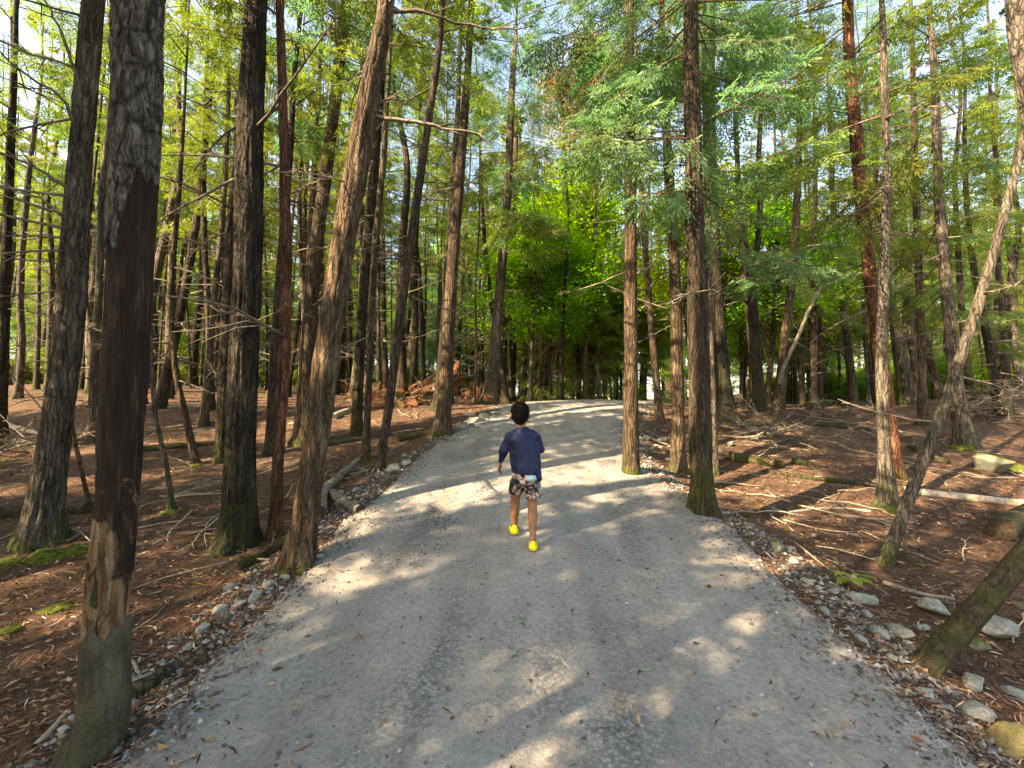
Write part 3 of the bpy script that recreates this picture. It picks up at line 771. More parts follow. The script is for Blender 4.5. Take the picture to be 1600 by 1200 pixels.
hero('cedar_tree', 'grey', [(262, 622, 18), (266, 500, 17), (272, 320, 15), (276, 120, 12)],
    'slender straight grey trunk behind the rotten stem', crown=C0, crown_z=5.5, dead=(10, 1.2, 5), seed=28)
hero('young_cedar_tree', 'brown', [(307, 726, 15), (290, 650, 14), (274, 575, 13), (268, 450, 12), (280, 300, 10)],
    'bent brown sapling curving away from its mossy foot', height=7.5, crown=C2, crown_z=5.2, cs=.8, dead=(7, 1.2, 3.6), flare=.5, seed=29)
hero('dead_sapling', 'grey', [(268, 797, 14), (262, 740, 11), (250, 680, 10), (240, 620, 9)],
    'crooked dead sapling with yellow green mossy foot', height=2.4, dead=(2, .8, 1.5), flare=.7, hf=.06, seed=30, lens=(.3, .6))
hero('dead_sapling', 'brown', [(141, 792, 9), (126, 730, 9), (112, 660, 8), (104, 600, 7)],
    'thin dead sapling leaning onto the thick grey mossy tree', height=1.9, dead=(2, .8, 1.5), flare=.2, seed=61, lens=(.3, .6))
hero('cedar_tree', 'dark', [(2, 700, 26), (4, 560, 24), (10, 400, 22), (18, 200, 18)],
    'dark trunk beside the heap of grey dead branches', crown=C0, crown_z=5.2, dead=(8, 1.4, 4.6), seed=31)
hero('cedar_tree', 'grey', [(28, 622, 18), (34, 540, 16), (32, 440, 15), (44, 280, 13)],
    'slightly curved grey trunk standing beyond the grey branch heap', crown=C1, crown_z=5.0, dead=(9, 1, 5), seed=32)
hero('cedar_tree', 'brown', [(330, 640, 15), (326, 500, 14), (318, 330, 12), (322, 150, 10)],
    'brown trunk seen past the edge of the mossy furrowed one', crown=C1, crown_z=5.8, dead=(9, 1.2, 5), seed=33)
hero('cedar_tree', 'dark', [(530, 615, 16), (534, 500, 15), (538, 360, 13), (548, 200, 11)],
    'dark trunk beyond the leaning brown tree', crown=C3, crown_z=6, dead=(9, 1.2, 5), seed=34)
hero('cedar_tree', 'brown', [(748, 622, 15), (750, 540, 13), (760, 400, 11), (757, 250, 9)],
    'thin brown trunk behind the flared mossy tree', crown=C0, crown_z=5, dead=(8, 1.4, 5), seed=35)

# --- on the boy's right hand side
hero('cedar_tree', 'brown', [(986, 738, 30), (986, 600, 27), (985, 450, 25), (985, 300, 23), (984, 150, 20), (983, 0, 16)],
    'straight brown trunk standing in the gravel of the path edge', crown=C3, crown_z=5.6, dead=(6, 2.2, 5), boughs=(8, 4.3, 6.4), flare=.35, seed=36, blue=True)
hero('cedar_tree', 'brown', [(1061, 738, 27), (1058, 600, 24), (1055, 450, 22), (1047, 300, 19), (1038, 150, 15), (1034, 40, 12)],
    'brown trunk between the gravel edge trunk and the dark mossy one', crown=C0, crown_z=5.4, dead=(6, 2.2, 5), boughs=(6, 4.2, 6), flare=.7, hf=.2, seed=37, blue=True)
hero('cedar_tree', 'dark', [(1098, 797, 42), (1092, 640, 38), (1088, 450, 36), (1083, 250, 33), (1080, 100, 31), (1080, 0, 28)],
    'thick dark mossy trunk with hanging green boughs at the path edge', crown=C3, crown_z=4.6, dead=(4, 2.0, 4), boughs=(20, 3.2, 5.4), flare=.55, hf=.2, seed=38, blue=True, blen=(.6, 1.05))
hero('cedar_tree', 'grey', [(1116, 742, 16), (1112, 600, 15), (1106, 450, 14), (1104, 280, 12)],
    'grey trunk tucked behind the thick dark mossy one', crown=C2, crown_z=5.2, dead=(4, 2, 4.5), boughs=(6, 3, 5), seed=39, blue=True)
hero('cedar_tree', 'brown', [(1031, 657, 15), (1022, 560, 13), (1013, 450, 12), (1004, 320, 10), (1000, 180, 8)],
    'thin curved brown trunk with its foot lit by sun', crown=C2, crown_z=5.8, dead=(6, 2, 5), flare=.8, seed=40)
hero('cedar_tree', 'brown', [(1046, 622, 17), (1040, 540, 15), (1030, 440, 13), (1031, 300, 11)],
    'bent brown trunk behind the thin curved one', crown=C0, crown_z=6, dead=(6, 2, 5), seed=41)
hero('cedar_tree', 'dark', [(1136, 657, 31), (1128, 560, 25), (1120, 450, 22), (1114, 300, 18), (1112, 150, 14)],
    'dark trunk with a wide mossy foot behind the hanging green boughs', crown=C1, crown_z=5.6, dead=(6, 2, 5.5), flare=.6, hf=.3, seed=42)
t, P, R = hero('forked_tree', 'dark', [(1186, 640, 28), (1180, 560, 25), (1174, 470, 24), (1167, 420, 22), (1160, 370, 14), (1153, 270, 11), (1148, 150, 9)],
    'dark forked tree with sun flecks in front of the bright leaves', crown=C2, crown_z=6.2, dead=(5, 2, 4.5), flare=.6, seed=43)
limb(t, [(1170, 430), (1182, 390), (1188, 320), (1186, 230), (1192, 120), (1195, 20)], .085, .035, t.location.y, BARK['dark'], 'fork', 5, 44, sides=14)
limb(t, [(1166, 472), (1156, 463), (1146, 458), (1140, 450)], .04, .02, t.location.y - .05, BARK['dark'], 'branch_stub', 1, 45, sides=8)
t, P, R = hero('cedar_tree', 'brown', [(1215, 656, 24), (1224, 560, 19), (1236, 440, 17), (1246, 300, 15), (1250, 150, 12)],
    'brown leaning trunk above the pile of thin grey twigs', crown=C0, crown_z=5.2, dead=(8, 1.6, 4.6), boughs=(7, 2.8, 5), flare=.7, seed=46, blue=True)
limb(t, [(1218, 600), (1226, 570), (1243, 535), (1262, 490), (1285, 445), (1308, 415)], .045, .025, t.location.y - .15, M_GREYWOOD, 'leaning_limb', 4, 47, sides=9)
hero('cedar_tree', 'brown', [(1335, 632, 18), (1326, 550, 16), (1312, 440, 14), (1300, 300, 12), (1296, 160, 9)],
    'brown trunk leaning slightly behind the red trunk', crown=C2, crown_z=5, dead=(9, 1.4, 4.6), boughs=(5, 3, 5), seed=48)
hero('cedar_tree', 'grey', [(1386, 792, 31), (1381, 680, 26), (1377, 540, 23), (1382, 400, 20), (1386, 260, 18), (1381, 120, 15), (1378, 0, 12)],
    'smooth grey trunk crossing in front of the red one', crown=C1, crown_z=5.2, dead=(7, 2.2, 5), boughs=(5, 3.6, 5.4), flare=.7, hf=.2, seed=49)
hero('cedar_tree', 'red', [(1403, 748, 26), (1386, 620, 26), (1368, 500, 27), (1354, 380, 27), (1342, 260, 27), (1330, 130, 25), (1324, 0, 22)],
    'reddish trunk dappled with sun behind the smooth grey one', crown=C0, crown_z=5.6, dead=(9, 2.4, 5.5), boughs=(4, 4, 5.6), flare=.4, seed=50)
hero('cedar_tree', 'brown', [(1442, 664, 20), (1440, 560, 17), (1435, 400, 16), (1429, 250, 14), (1426, 100, 11)],
    'yellowish brown upright trunk between the red and the sunlit one', crown=C3, crown_z=5.2, dead=(10, 1.6, 5), boughs=(7, 3, 5.2), seed=51)
hero('cedar_tree', 'grey', [(1507, 697, 36), (1494, 600, 29), (1484, 500, 26), (1474, 400, 24), (1466, 280, 20), (1460, 120, 16)],
    'broad sunlit trunk with flaring foot beside the mossy boulder', crown=C1, crown_z=5.0, dead=(10, 1.2, 4.6), boughs=(6, 2.8, 5), flare=.6, hf=.3, seed=52)
hero('leaning_dead_tree', 'grey', [(1383, 882, 27), (1412, 800, 25), (1450, 700, 25), (1490, 590, 26), (1530, 470, 24), (1565, 350, 22), (1594, 240, 19), (1622, 120, 15)],
    'slanting bare pole of a dead tree crossing the sunlit trunk', height=3.6, dead=(4, 1.2, 2.6), flare=.25, seed=53, lens=(.3, .8))
hero('leaning_dead_tree', 'log', [(1446, 1042, 54), (1520, 960, 55), (1600, 872, 56), (1720, 740, 54), (1860, 590, 48)],
    'thick mossy stem leaning steeply over the pale stones', height=1.9, near=2, flare=.12, hf=.1, seed=54)
# the tall plated trunk that stands just outside on the right, its upper stem leaning in
hero('pine_tree', 'plate', [(1780, 900, 60), (1700, 560, 60), (1640, 300, 56), (1608, 120, 54), (1590, 0, 50)],
    'pale grey tree with plated bark leaning in above the slanting pole', base=(4.4, 3.0, 0.1), crown=C1, crown_z=5.0, dead=(0, 1, 2), seed=55, height=10, near=2)
# --- on the crest and past it
hero('aspen_tree', 'pale', [(889, 616, 13), (890, 540, 11), (891, 450, 10), (888, 330, 8), (884, 200, 7)],
    'pale grey aspen trunk at the end of the path crest', crown=C3, crown_z=3.6, cs=.85, dead=(3, 3, 5), boughs=(4, 2.2, 4), seed=56, blue=True)
hero('aspen_tree', 'pale', [(963, 624, 11), (961, 540, 10), (958, 430, 9), (960, 300, 7)],
    'slim pale trunk near the gravel edge trunk on the crest', crown=C3, crown_z=4.0, cs=.8, dead=(2, 3, 5), boughs=(3, 2.6, 4.5), seed=57, blue=True)
hero('aspen_tree', 'pale', [(903, 616, 6), (902, 540, 6), (901, 430, 5), (900, 330, 4)],
    'very thin pale stem next to the aspen on the crest', height=7, crown=C2, crown_z=3.4, cs=.6, seed=58)
for k, (px, w, px2) in enumerate(((851, 9, 853), (836, 8, 846), (876, 9, 882), (945, 9, 938), (920, 8, 925))):
    hero('cedar_tree', 'dark' if k % 2 else 'brown', [(px, 618, w), ((px + px2) / 2, 520, w * .9), (px2, 400, w * .8)],
         'thin dark trunk among the cedars that close the view beyond the crest', group='thin trunks beyond the crest', crown=SPARSE[k % 2], crown_z=2.8 + .4 * k, cs=.9, seed=70 + k, dead=(5, 1, 3))

# ------------------------------------------------------------------ the forest further back and round about
def bg_trunk(seed, H, r):
    rng = np.random.default_rng(seed); n = 7
    z = np.linspace(0, H, n); x = np.cumsum(rng.normal(0, .16, n)) * .8; y = np.cumsum(rng.normal(0, .16, n)) * .8; x -= x[0]; y -= y[0]
    P = np.stack([x, y, z], -1); R = r * (1 - .8 * z / H)
    return P, R
BGP = [bg_trunk(500 + k, 12.5, .105 + .012 * (k % 4)) for k in range(8)]
BGM = {}
for k, (P, R) in enumerate(BGP):
    for kind in ('grey', 'brown', 'dark'): BGM[k, kind] = trunk_mesh(P, R, BARK[kind], 0, 600 + k, .6, .2)
THIN = [1.0]
SPOTS = []
MARKS = [(5, 'the dark trunk by the branch heap'), (110, 'the thick grey tree'), (195, 'the peeled dead stem'), (295, 'the bent sapling'), (375, 'the mossy furrowed trunk'), (440, 'the thin rust red stem'),
         (505, 'the leaning brown tree'), (565, 'the end of the mossy log'), (615, 'the tree on forked roots'), (648, 'the rusty brush pile'), (700, 'the trunk by the flat stones'), (775, 'the flared mossy tree on the crest'),
         (850, 'the child on the path'), (890, 'the pale aspen on the crest'), (960, 'the slim pale trunk on the crest'), (988, 'the gravel edge trunk'), (1055, 'the trunk beside the rubble'), (1095, 'the trunk with hanging boughs'),
         (1178, 'the dark forked tree'), (1230, 'the twig pile'), (1350, 'the reddish trunk'), (1385, 'the smooth grey trunk'), (1440, 'the yellowish brown trunk'), (1500, 'the broad sunlit trunk'), (1560, 'the slanting pole')]
def behind(x, y, text):
    a = x / max(y, .1) * FPX + 800; m = min(MARKS, key=lambda q: abs(q[0] - a))[1]
    rel = 'a little behind' if y < 13 else 'some way behind' if y < 20 else 'well behind' if y < 28 else 'far behind'
    return text.replace('{} ', '').replace('tall green cedar with boughs to the ground', 'tall full skirted cedar') + ' ' + rel + ' ' + m
def free(x, y, dmin):
    return all((x - a) ** 2 + (y - b) ** 2 > dmin * dmin for a, b in SPOTS) and all((x - a) ** 2 + (y - b) ** 2 > .8 for a, b in HERO_XY)
def bg_tree(x, y, rng, crowns, cz, label, group, ndead, sc=None, kinds=('grey', 'brown', 'dark'), name='cedar_tree', cat='tree', cs=None, nb=0):
    SPOTS.append((x, y)); i = int(rng.integers(8)); kind = kinds[int(rng.integers(len(kinds)))]
    if '{}' in label: label = behind(x, y, label.replace('KIND', {'grey': 'grey', 'brown': 'brown', 'dark': 'dark'}[kind]))
    P, R = BGP[i]; s = rng.uniform(.8, 1.15) if sc is None else sc; rz = rng.uniform(0, 6.28)
    t = thing(name, label, cat, (x, y, gz(x, y)), group, rz); t.rotation_euler[0] = rng.normal(0, .03); t.rotation_euler[1] = rng.normal(0, .03)
    obj('trunk', BGM[i, kind], t, sc=(s * THIN[0] * rng.uniform(.7, 1.15),) * 2 + (s,))
    z = cz * rng.uniform(.85, 1.2)
    crown_on(t, P * s, z, crowns[int(rng.integers(len(crowns)))], rng, (rng.uniform(.85, 1.15) if cs is None else cs * rng.uniform(.85, 1.15),) * 3)
    if ndead: add_branches(t, P * s, R * s, ndead, .8, z + .8, rng, lens=(.6, 1.5))
    if nb: add_branches(t, P * s, R * s, nb, max(1.5, z - 2.5), z + .5, rng, meshes=BOUGH_ME, name='bough', lens=(.7, 1.2))
    return t
rng = np.random.default_rng(99)
def fill(n, fx, fy, dmin, ok, **kw):
    c = 0
    for _ in range(n * 40):
        if c >= n: break
        x, y = rng.uniform(*fx), rng.uniform(*fy)
        if edge(np.array([x]), np.array([y]))[0] < .7 or not ok(x, y) or not free(x, y, dmin): continue
        bg_tree(x, y, rng, **kw); c += 1
ang = lambda x, y: x / max(y, .1) * FPX + 800          # bearing, as the photo column it shows in
# mid distance, left: bare stems full of dead twigs
fill(44, (-22, 1), (9, 20), 1.0, lambda x, y: -120 < ang(x, y) < 800, crowns=SPARSE, cz=5.0, label='{} slender KIND stemmed cedar', group='slender cedars crowding the wood', ndead=12)
fill(26, (-34, 0), (20, 34), 1.5, lambda x, y: -100 < ang(x, y) < 830, crowns=CROWNS + FULLS[:1], cz=3.4, label='{} distant KIND stemmed cedar', group='distant cedars in the wood', ndead=3)
# mid distance, right
fill(15, (3, 22), (9.5, 18), 1.7, lambda x, y: 1260 < ang(x, y) < 1750, crowns=SPARSE + CROWNS[:1], cz=4.2, label='{} slender KIND stemmed cedar', group='slender cedars crowding the wood', ndead=12, nb=5)
fill(12, (4, 34), (18, 34), 2.2, lambda x, y: 1250 < ang(x, y) < 1700, crowns=CROWNS + FULLS, cz=3.0, label='{} distant KIND stemmed cedar', group='distant cedars in the wood', ndead=3)
# closing the view up the path
fill(16, (-3, 9), (15.5, 30), 1.7, lambda x, y: 790 < ang(x, y) < 1010, crowns=[BROADS[0], FULLS[0]], cz=1.0, cs=1.3, sc=1.2, label='{} tall green cedar with boughs to the ground', group='full cedars closing the view beyond the crest', ndead=3)
# sunlit broadleaf trees behind the forked tree
fill(7, (3.5, 9), (12.5, 17), 1.3, lambda x, y: 1010 < ang(x, y) < 1300, crowns=BROADS, cz=1.0, label='{} bright broadleaf tree', group='bright broadleaf trees in the wood', ndead=0, sc=.8, name='broadleaf_tree', cs=1.05)
fill(5, (.5, 5), (14.5, 20), 1.2, lambda x, y: 825 < ang(x, y) < 990, crowns=[BROADS[1], BROADS[0]], cz=.7, label='{} yellow green tree', group='yellow green trees just past the crest', ndead=1, sc=.8, cs=.95)  # bright leaf colour stands in for sunlight missing past the crest
fill(16, (4, 22), (15, 30), 1.6, lambda x, y: 1000 < ang(x, y) < 1330, crowns=BROADS, cz=1.0, label='{} bright broadleaf tree', group='bright broadleaf trees in the wood', ndead=0, sc=.75, name='broadleaf_tree', cs=1.0)
fill(16, (-36, -2), (24, 44), 2.4, lambda x, y: 0 < ang(x, y) < 780, crowns=BROADS, cz=1.2, label='{} bright broadleaf tree', group='bright broadleaf trees in the wood', ndead=0, sc=.75, name='broadleaf_tree', cs=1.1)
fill(3, (.8, 3.2), (12.5, 16), 1.0, lambda x, y: 860 < ang(x, y) < 970, crowns=[AUTUMN], cz=8.2, label='tree with yellow and rust turning leaves high above the crest', group='turning trees above the crest', ndead=2, sc=1.0, name='turning_tree', cs=1.0)
fill(52, (-48, -2), (24, 46), 1.6, lambda x, y: -150 < ang(x, y) < 830, crowns=FULLS, cz=.4, cs=1.3, sc=1.3, label='{} low branched green cedar', name='low_branched_cedar', group='full cedars on the far side of the wood', ndead=0)
fill(40, (3, 50), (22, 46), 1.7, lambda x, y: 1010 < ang(x, y) < 1750, crowns=FULLS + BROADS, cz=.3, label='{} low branched green tree', name='low_branched_tree', group='low branched green trees far off', ndead=0)
fill(20, (-2, 18), (28, 46), 1.7, lambda x, y: 780 < ang(x, y) < 1020, crowns=FULLS + BROADS[:1], cz=.3, label='{} low branched green tree', name='low_branched_tree', group='low branched green trees far off', ndead=0)
fill(26, (-50, 0), (30, 52), 2.0, lambda x, y: -150 < ang(x, y) < 830, crowns=[FULLS[0], BROADS[0]], cz=2.5, cs=1.9, sc=1.8, label='{} tall green tree', name='tall_tree', group='tall green trees far off', ndead=0)
fill(20, (4, 55), (30, 52), 2.4, lambda x, y: 1000 < ang(x, y) < 1700, crowns=[FULLS[0], BROADS[0], FULLS[1]], cz=2.5, cs=1.8, sc=1.8, label='{} tall green tree', name='tall_tree', group='tall green trees far off', ndead=0)
THIN[0] = .5
fill(62, (-24, 0), (8.5, 26), .75, lambda x, y: -120 < ang(x, y) < 800, crowns=SPARSE, cz=5.6, cs=.7, label='{} thin KIND young cedar', name='young_cedar_tree', group='thin young cedars in the wood', ndead=6)
fill(22, (3, 30), (10, 26), 1.2, lambda x, y: 1230 < ang(x, y) < 1700, crowns=SPARSE, cz=5.2, cs=.75, label='{} thin KIND young cedar', name='young_cedar_tree', group='thin young cedars in the wood', ndead=6)
fill(10, (0, 9), (13, 24), .9, lambda x, y: 815 < ang(x, y) < 1000, crowns=SPARSE, cz=4.8, cs=.75, label='{} thin KIND young cedar', name='young_cedar_tree', group='thin young cedars in the wood', ndead=3)
THIN[0] = 1.0
def shrub(n, fx, fy, a0, a1, label, group):
    c = 0
    for _ in range(n * 60):
        if c >= n: break
        x, y = rng.uniform(*fx), rng.uniform(*fy)
        if not a0 < ang(x, y) < a1 or not free(x, y, 1.0) or edge(np.array([x]), np.array([y]))[0] < 1.2: continue
        SPOTS.append((x, y)); t = thing('shrub', behind(x, y, label), 'shrub', (x, y, gz(x, y)), group, rng.uniform(0, 6.28)); c += 1
        k = rng.uniform(.3, .5); obj('crown', SHRUB if x > 0 else SHRUBC, t, (0, 0, -.2 * k), (0, 0, 0), (k * 1.3, k * 1.3, k))
shrub(24, (3, 40), (17, 34), 1000, 1700, '{} leafy green shrub', 'leafy shrubs in the wood')
shrub(44, (-40, -2), (16, 36), -100, 800, '{} leafy green shrub', 'leafy shrubs in the wood')
SHADE_SEED, SHADE_N, SUN_LANES = 5, 56, ((-.5, 2.3, .08), (.1, 4.2, .34), (.3, 5.8, .3))
# behind and beside the photographer: the stand that shades the path
rng = np.random.default_rng(SHADE_SEED)
def shades(x, y):
    """leave openings along the sun's line to the two brightest stretches of the path"""
    if not (y < 1.2 or ang(x, y) < -150): return False
    for tx, ty, w in SUN_LANES:
        d = abs((x - tx) * SUN_AZ.y - (y - ty) * SUN_AZ.x)
        if d < w: return False
    return True
fill(SHADE_N, (-19, -2.4), (-13, 6), 1.35, shades, crowns=DENSE, cz=3.7, name='dense_cedar_tree', label='cedar of the stand behind the photographer shading the path', group='cedars behind the photographer', ndead=0, cs=.8)

for x, y, q in ((-8.0, -2.7, .75), (-5.6, -2.1, .6)):  # two unseen cedars added on the sun's line to shade the near path
    bg_tree(x, y, rng, DENSE, 3.7, 'cedar of the stand behind the photographer shading the path', 'cedars behind the photographer', 0, cs=q, name="dense_cedar_tree")

# ------------------------------------------------------------------ stones
def rock_material(name, c1, c2, moss=.0):
    N = NT(name); vi = N.coord('Object'); f = N.noise(vi, 9, 6, .65); g = N.noise(vi, 55, 3)
    col = N.ramp(f, [(.3, c1), (.7, c2)])
    col = N.hsv(col, v=N.ramp(g, [(.25, .55), (.55, 1.1)]))
    if moss:
        ge = N.n('ShaderNodeNewGeometry'); sx = N.n('ShaderNodeSeparateXYZ'); N.l(ge.outputs['Normal'], sx.inputs[0])
        k = N.math('ADD', N.math('MULTIPLY', sx.outputs[2], .35), N.noise(vi, 6, 4, .7))
        col = N.mix(N.math('MULTIPLY', N.ramp(k, [(.62, 0.), (.78, 1.)]), moss), col, N.ramp(g, [(.3, (.04, .055, .01)), (.7, (.15, .17, .03))]))
    N.principled(col, .85, N.math('ADD', f, N.math('MULTIPLY', g, .4)), .7, .012, .2); return N.m
M_ROCK = rock_material('pale_limestone', (.13, .135, .118), (.33, .34, .305))
M_ROCKM = rock_material('mossy_limestone', (.10, .10, .08), (.24, .245, .20), .9)
M_ROCKY = rock_material('ochre_stone', (.16, .12, .05), (.30, .235, .12), .3)
def rock_mesh(seed, mat, flat=.55):
    rng = np.random.default_rng(seed); bm = bmesh.new()
    for k in range(16):
        p = rng.normal(0, 1, 3); p /= np.linalg.norm(p) ** .8; p *= np.array([1, .72, flat]) * .5
        bm.verts.new(p)
    bmesh.ops.convex_hull(bm, input=bm.verts[:])
    bmesh.ops.delete(bm, geom=[v for v in bm.verts if not v.link_faces], context='VERTS')
    bmesh.ops.bevel(bm, geom=bm.edges[:], offset=.022, segments=1, affect='EDGES', profile=.6)
    bmesh.ops.triangulate(bm, faces=bm.faces[:]); bmesh.ops.subdivide_edges(bm, edges=[e for e in bm.edges if e.calc_length() > .12], cuts=1)
    V = np.array([v.co for v in bm.verts]); d = .035 * fbm(V[:, 0] * 4, V[:, 1] * 4, V[:, 2] * 4, seed, 3)
    for v, a in zip(bm.verts, d): v.co *= 1 + a * 2
    me = bpy.data.meshes.new('stone'); bm.to_mesh(me); bm.free(); me.materials.append(mat); return me
ROCKS = [rock_mesh(700 + k, M_ROCK, (.4, .6, .5, .35, .7, .45)[k]) for k in range(6)]
ROCKSM = [rock_mesh(710 + k, M_ROCKM, .6) for k in range(3)]
ROCKY = rock_mesh(720, M_ROCKY, .7)
rk = np.random.default_rng(55)
def stone(px, py, w, label, me=None, group=None, name='stone', zs=1.0, sink=.12):
    p = on_ground(px, py); s = w / FPX * p.y
    o = obj(name, me or ROCKS[int(rk.integers(6))], None, (p.x, p.y, p.z + s * .16 * zs - s * sink * .4), (rk.uniform(-.2, .2), rk.uniform(-.2, .2), rk.uniform(0, 6.28)), (s * 1.05, s * 1.05, s * zs))
    return tag(o, label, 'stone', group)
G_R = 'stones lining the bank under the leaning mossy stem'; L_R = 'pale grey stone in the row along the bank by the leaning mossy stem'
stone(1342, 938, 62, 'flat pale slab beside the green seedling', ROCKS[3], zs=.8)
stone(1370, 992, 34, 'bluish white stone tucked below the flat slab', ROCKS[1])
stone(1462, 955, 56, 'pale angular stone just behind the leaning mossy stem', ROCKS[0])
stone(1552, 985, 66, 'long lichen grey rock on the needle floor past the leaning stem', ROCKS[2])
stone(1518, 1072, 36, 'pale upright stone on the needles below the leaning stem', ROCKS[4])
stone(1522, 1118, 52, 'tilted pale stone at the gravel edge below the leaning stem', ROCKS[2])
stone(1588, 1092, 40, 'brownish grey stone half sunk in the needles', ROCKS[5])
stone(1592, 1175, 84, 'large ochre stone at the path shoulder', ROCKY)
stone(1208, 858, 34, 'dark mossy stone at the edge of the gravel', ROCKSM[0])
stone(1544, 735, 62, 'mossy boulder beside the broad sunlit trunk', ROCKSM[1], name='boulder')
stone(1525, 1010, 30, 'green mossy stone under the leaning stem', ROCKSM[2])
for px, py, w in ((1405, 990, 40), (1438, 982, 26), (1300, 925, 26), (1265, 912, 22), (1240, 880, 20), (1420, 1010, 22), (1360, 965, 24), (1330, 905, 18), (1235, 860, 15), (1480, 1000, 22), (1395, 1030, 18), (1450, 1085, 24), (1345, 1000, 16), (1600, 950, 22), (1290, 955, 15), (1480, 1110, 16)):
    stone(px, py, w, L_R, me=(ROCKS + ROCKSM[:1])[int(rk.integers(7))], group=G_R)
stone(1272, 839, 13, 'small pale stone alone on the open needle floor', ROCKS[1])
stone(1141, 696, 16, 'white round stone near the thick dark mossy trunk', ROCKS[1])
stone(1124, 706, 12, 'small white stone at the foot of the grey tucked trunk', ROCKS[4])
stone(614, 736, 32, 'largest pale stone beside the tree on forked roots', ROCKS[0])
stone(634, 726, 22, 'pale stone leaning on the largest one by the forked roots', ROCKS[2])
stone(630, 713, 11, 'small white stone behind the pale pair by the forked roots', ROCKS[1])
stone(532, 772, 16, 'white block beside the fallen grey branch', ROCKS[4])
stone(557, 767, 13, 'small white stone near the fallen grey branch', ROCKS[1])
stone(548, 780, 14, 'dull stone against the broken grey log piece', ROCKS[5])
stone(226, 1068, 30, 'pale chip on the dark hump beside the peeled stem', ROCKS[4])
stone(359, 920, 20, 'round pale stone on the needle bank by the leaning brown tree', ROCKS[1])
for px, py, w in ((345, 955, 26), (372, 948, 22), (400, 935, 26), (420, 915, 20), (445, 905, 18), (318, 985, 22), (295, 1015, 22), (500, 870, 16)):
    stone(px, py, w, 'grey green stone edging the gravel by the leaning brown tree', group='stones edging the gravel by the leaning brown tree')
for px, py, w in ((721, 669, 24), (742, 660, 34), (757, 652, 28), (775, 647, 22), (735, 650, 20), (790, 642, 18), (748, 667, 18)):
    stone(px, py, w, 'flat grey stone in the row along the path below the crest', group='flat stones below the crest', zs=.7)
for k in range(26):
    t_ = rk.random(); px = 1003 + 48 * rk.random(); py = 668 + 66 * t_
    stone(px - 8 * t_, py, rk.uniform(6, 13), 'small pale rubble stone between the gravel edge trunk and its brown neighbour', group='rubble beside the gravel edge trunk')
for px, py, w in ((905, 640, 20), (925, 637, 16), (890, 645, 13), (960, 634, 15), (940, 643, 10), (975, 640, 12), (870, 638, 10)):
    stone(px, py, w, 'bedrock hump breaking the gravel on the crest', group='bedrock humps on the crest', zs=.35, sink=.5)
for k in range(30):
    sx = -1 if rk.random() < .4 else 1; y = 2.0 + 6 * rk.random(); x = pcx(y) + sx * (phw(y) + rk.uniform(-.02, .45)); s = rk.uniform(.03, .075)
    tag(obj('stone', ROCKS[int(rk.integers(6))], None, (x, y, gz(x, y) + .1 * s), (rk.uniform(-.3, .3), 0, rk.uniform(0, 6.28)), s),
        'fist sized grey stone lying on the gravel shoulder', 'stone', 'small stones on the gravel shoulder')

# ------------------------------------------------------------------ fallen wood
def log_thing(name, pix, w, label, mat, lift=.5, sides=26, seed=0, cat='log', twigs=0, taper=.75, group=None, ends=None, zs=None):
    """wood lying on the ground along a line of ground points"""
    rng = np.random.default_rng(seed); Pg = [on_ground(px, py) for px, py in pix]; b = Pg[0].copy()
    r = [w / 2 / FPX * p.y for p in Pg]; rm = sum(r) / len(r); r = np.linspace(rm, rm * taper, len(Pg))
    P = np.array([p - b + Vector((0, 0, rr * lift + (zs[k] if zs else 0))) for k, (p, rr) in enumerate(zip(Pg, r))])
    S = resample(np.hstack([P, r[:, None]]), max(.02, rm * .35)); C, rr = S[:, :3], S[:, 3]
    th = np.arange(sides) * 2 * np.pi / sides; L = np.concatenate([[0], np.cumsum(np.linalg.norm(np.diff(C, axis=0), axis=1))])[:, None]
    ct, st = np.cos(th)[None] * rr[:, None], np.sin(th)[None] * rr[:, None]
    RR = rr[:, None] * (1 + .16 * vn(ct / rm, st / rm, L * 2.5, seed) + .07 * vn(ct * 40, st * 40, L * 6, seed + 1))
    V, Q, T = tube_np(C, RR, sides)
    o = obj(name, None, None, b); tag(o, label, cat, group)
    obj('stem', np_mesh('stem', V, Q, [mat]), o)
    for q in T:
        ids, inv = np.unique(q, return_inverse=True); obj('broken_end', np_mesh('broken_end', V[ids], inv.reshape(q.shape), [M_ROT], smooth=False), o)
    for k in range(twigs):
        i = rng.integers(1, len(C) - 1); d = rng.normal(0, 1, 3); d[2] = abs(d[2]) * .6; d /= np.linalg.norm(d); Lr = rng.uniform(.12, .4)
        A = Acc(); A.tube(np.stack([C[i], C[i] + d * Lr * .5 + rng.normal(0, .02, 3), C[i] + d * Lr]), np.array([.012, .008, .003]) * min(1, rm / .03), 5)
        obj('twig', A.mesh('twig', [M_DEADBR]), o)
    return o
LG = BARK['log']
log_thing('fallen_log', [(-90, 812), (20, 806), (138, 800)], 27, 'thick cut log lying behind the thick grey mossy tree', LG, seed=1, sides=40)
log_thing('fallen_branch', [(498, 812), (506, 776), (530, 752), (548, 735), (560, 722)], 15, 'curved grey barkless branch beside the leaning brown tree', M_GREYWOOD, seed=2, cat='branch', taper=.55, lift=1.2, twigs=5)
log_thing('fallen_log', [(520, 776), (540, 790), (562, 800)], 16, 'short broken grey log piece below the curved branch', M_GREYWOOD, seed=3)
log_thing('fallen_log', [(490, 700), (530, 694), (566, 688)], 15, 'mossy dark log ending at the dark straight trunk', LG, seed=4)
log_thing('fallen_log', [(620, 690), (650, 684), (672, 678)], 12, 'short dark log behind the tree on forked roots', LG, seed=5)
log_thing('fallen_log', [(225, 705), (280, 700), (345, 694)], 12, 'mossy log behind the bent brown sapling', LG, seed=6, twigs=3)
